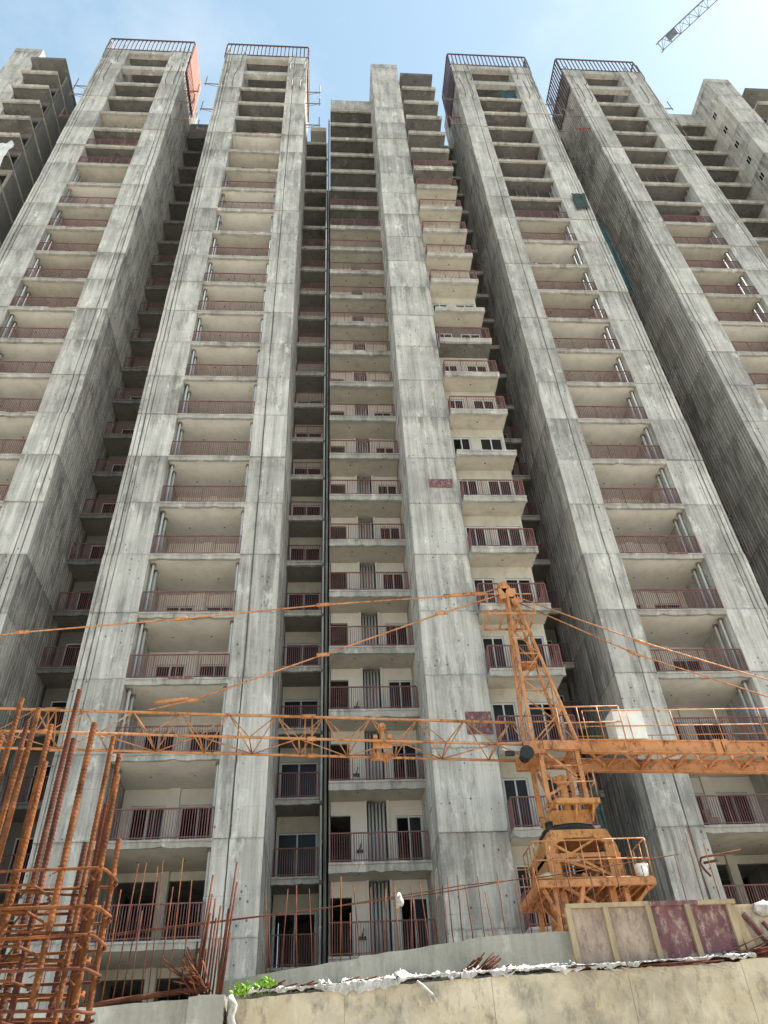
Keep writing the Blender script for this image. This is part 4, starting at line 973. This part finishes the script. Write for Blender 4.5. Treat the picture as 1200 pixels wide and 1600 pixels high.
# tie rods
b = MB()
for pts in ([(4.45, CY, 8.86), (3.83, CY, 8.64), (-1.34, CY, 8.24), (-5.78, CY, 7.74), (-10.5, CY, 7.29), (-22, CY, jz(-22) + 1.1)], [(4.5, CY, 8.6), (2.48, CY, 7.89), (-1.32, CY, 6.40), (-5.11, CY, 4.93), (-6.3, CY, jz(-6.3) + 1.0)]):
    b.path(pts, .026, 7)
    for q in pts[1:-1]: b.tube((q[0] - .20, q[1], q[2] - .015), (q[0] + .20, q[1], q[2] + .02), .062, n=8)
b.tube((2.6, CY, 8.56), (3.75, CY, 8.66), .06, n=8); b.tube((-6.2, CY, 4.87), (-5.2, CY, 4.98), .055, n=8)
for y in (-.5, .5):
    b.path([(4.95, CY + y * .25, 8.45), (8.6, CY + y * .7, 6.55), (16.5, CY + y, 3.4)], .022, 6)
    b.tube((8.4, CY + y * .68, 6.65), (8.8, CY + y * .72, 6.44), .05, n=8)
cpart('tie_rod', b, 'orange', True)
# cabinet, buckets and sack carried on the crane
b = MB(); b.prism([(6.94, -6.75), (7.80, -6.75), (7.80, -6.05), (6.94, -6.05)], [3.185, 3.22, 4.00, 4.07])
b.box(6.98, 7.02, -6.77, -6.75, 3.26, 3.95); b.box(7.38, 7.41, -6.765, -6.75, 3.26, 3.98)
tag(ob('electrical_cabinet', b.mesh('electrical_cabinet', 'cabinet')), 'white electrical cabinet standing on the orange counter jib', 'cabinet')
def bucket(x, y, z, label):
    b = MB(); b.tube((x, y, z), (x, y, z + .34), .13, .165, 18); b.tube((x, y, z + .28), (x, y, z + .345), .172, .178, 18)
    tag(ob('bucket', b.mesh('bucket', 'bucket', False, True)), label, 'bucket')
bucket(6.6, -6.95, -0.57, 'white bucket on the right corner of the orange work platform')
blob('sack', (4.2, -6.95, -.46), .22, .16, .12, 'sackc', 'tan sack slumped on the left of the orange work platform', 'sack', 8, .1)
# red handrail frame behind the wall
b = MB()
for x in (4.0, 4.75): b.beam((x, -8.2, GZ), (x, -8.2, -1.62), .06)
b.beam((3.97, -8.2, -1.6), (4.78, -8.2, -1.6), .06)
tag(ob('pipe_frame', b.mesh('pipe_frame', 'orange')), 'small orange pipe frame standing left of the crane mast base', 'frame')

# ------------------------------------------------------------------ second crane far above
FC = thing('tower_crane', 'pale distant crane jib crossing the sky at the top right', 'crane', (0, 0, 0))
A0 = Vector((45.07, 9.75, 112.9)); dirv = Vector((0.647, -0.762, 0)).normalized(); nrm = Vector((-dirv.y, dirv.x, 0))
def jib2():
    b = MB(); Lj = 44; w = .72; h_ = 1.35
    P = lambda s_, a, z: A0 + dirv * s_ + nrm * a + Vector((0, 0, z))
    for a in (-w, w): b.tube(P(0, a, 0), P(Lj, a, 0), .07, n=6)
    b.tube(P(0, 0, h_), P(Lj, 0, h_), .08, n=6)
    s_ = 0; i = 0
    while s_ < Lj - 1.4:
        for a in (-w, w): b.tube(P(s_, a, 0), P(s_ + .7, 0, h_), .035, n=5); b.tube(P(s_ + .7, 0, h_), P(s_ + 1.4, a, 0), .035, n=5)
        b.tube(P(s_, -w, 0), P(s_, w, 0), .035, n=5); b.tube(P(s_, -w if i % 2 else w, 0), P(s_ + 1.4, w if i % 2 else -w, 0), .03, n=5); s_ += 1.4; i += 1
    b.tube(P(0, -w, 0), P(0, 0, h_), .05, n=5); b.tube(P(0, w, 0), P(0, 0, h_), .05, n=5)
    for a in (-w, w): b.tube(P(-.3, a, -.25), P(.2, a, 0), .09, n=6)
    ob('jib', b.mesh('jib', 'farcrane'), FC)
    b = MB(); q = [P(1.2, -.45, .1), P(2.6, -.45, .1), P(2.6, .45, .1), P(1.2, .45, .1)]
    b.add(q + [v + Vector((0, 0, .5)) for v in q], [(3, 2, 1, 0), (4, 5, 6, 7), (0, 1, 5, 4), (1, 2, 6, 5), (2, 3, 7, 6), (3, 0, 4, 7)])
    ob('trolley', b.mesh('trolley', 'farcrane'), FC)
    b = MB(); c_ = P(Lj, 0, 0)
    for sx in (-.9, .9):
        for sy in (-.9, .9): b.beam((c_.x + sx, c_.y + sy, GZ), (c_.x + sx, c_.y + sy, c_.z + 8), .2)
    z = GZ; i = 0
    while z < c_.z + 6:
        for sg in (-.9, .9):
            e = 1 if i % 2 else -1
            b.beam((c_.x - .9 * e, c_.y + sg, z), (c_.x + .9 * e, c_.y + sg, z + 2), .09); b.beam((c_.x + sg, c_.y - .9 * e, z), (c_.x + sg, c_.y + .9 * e, z + 2), .09)
        z += 2; i += 1
    b.tube((c_.x, c_.y, c_.z + 8), P(Lj * .4, 0, h_), .05, n=5)
    ob('mast', b.mesh('mast', 'farcrane'), FC)
jib2()

# ------------------------------------------------------------------ loose things hung on the facade
def panel(x0, x1, z0, z1, label, y=-0.07, mat='ply', name='plywood_patch'):
    tag(ob(name, MB().prism([(x0, y), (x1, y), (x1, y + .03), (x0, y + .03)], [z0, (z0 + z1) / 2, z1], 0, .012, None, rng).mesh(name, mat)), label, 'plywood')
panel(3.62, 4.72, 19.0, 19.5, 'small maroon plywood strip fixed halfway up the central pillar')
panel(3.98, 4.96, 6.5, 7.4, 'maroon plywood sheet fixed low on the central pillar above the jib')
def drape(label, x0, x1, z0, z1, y, seed, mat, name, cat, amp=.12):
    r_ = random.Random(seed); nx, nz_ = 26, 30; vs = []; fs = []
    ph = [(r_.uniform(2, 14), r_.uniform(1, 8), r_.uniform(0, 6)) for _ in range(9)]
    f_ = lambda u, v: sum(math.sin(a * u + c * v + p_) for a, c, p_ in ph) / 5
    for i in range(nx + 1):
        for j in range(nz_ + 1):
            u, v = i / nx, j / nz_
            edge = .12 * f_(u * 2, 3.1) if j in (0, nz_) else 0
            vs.append((x0 + (x1 - x0) * (u + .05 * f_(v * 3, u)), y - .06 - amp * (1 + f_(u * 1.5, v * .7)), z0 + (z1 - z0) * (v + edge)))
    for i in range(nx):
        for j in range(nz_): fs.append((i * (nz_ + 1) + j, (i + 1) * (nz_ + 1) + j, (i + 1) * (nz_ + 1) + j + 1, i * (nz_ + 1) + j + 1))
    b = MB(); b.add(vs, fs); o_ = ob(name, b.mesh(name, mat, False, True)); sm = o_.modifiers.new('thickness', 'SOLIDIFY'); sm.thickness = .01
    return tag(o_, label, cat)
drape('dark green safety net bunched on the right pier of the tower right of centre', 16.5, 17.5, 46.3, 48.4, 0, 3, 'net', 'safety_net', 'net', .15)
drape('long teal net strip hanging in the gap between the two right towers', 17.85, 18.35, 37.0, 45.5, .6, 5, 'blue', 'safety_net', 'net', .1)
drape('white tarpaulin draped over a balcony at the far left edge', -25.3, -23.6, 46.2, 51.3, -.75, 7, 'tarp', 'tarpaulin', 'tarpaulin', .25)
drape('blue green sheet in the top opening of the tower right of centre', 14.2, 15.6, 66.6, 69.0, .55, 11, 'blue', 'sheet', 'sheet', .1)
drape('green net scrap hanging beside the crane mast at the right', 8.2, 8.5, 2.0, 4.8, .2, 13, 'net', 'safety_net', 'net', .05)
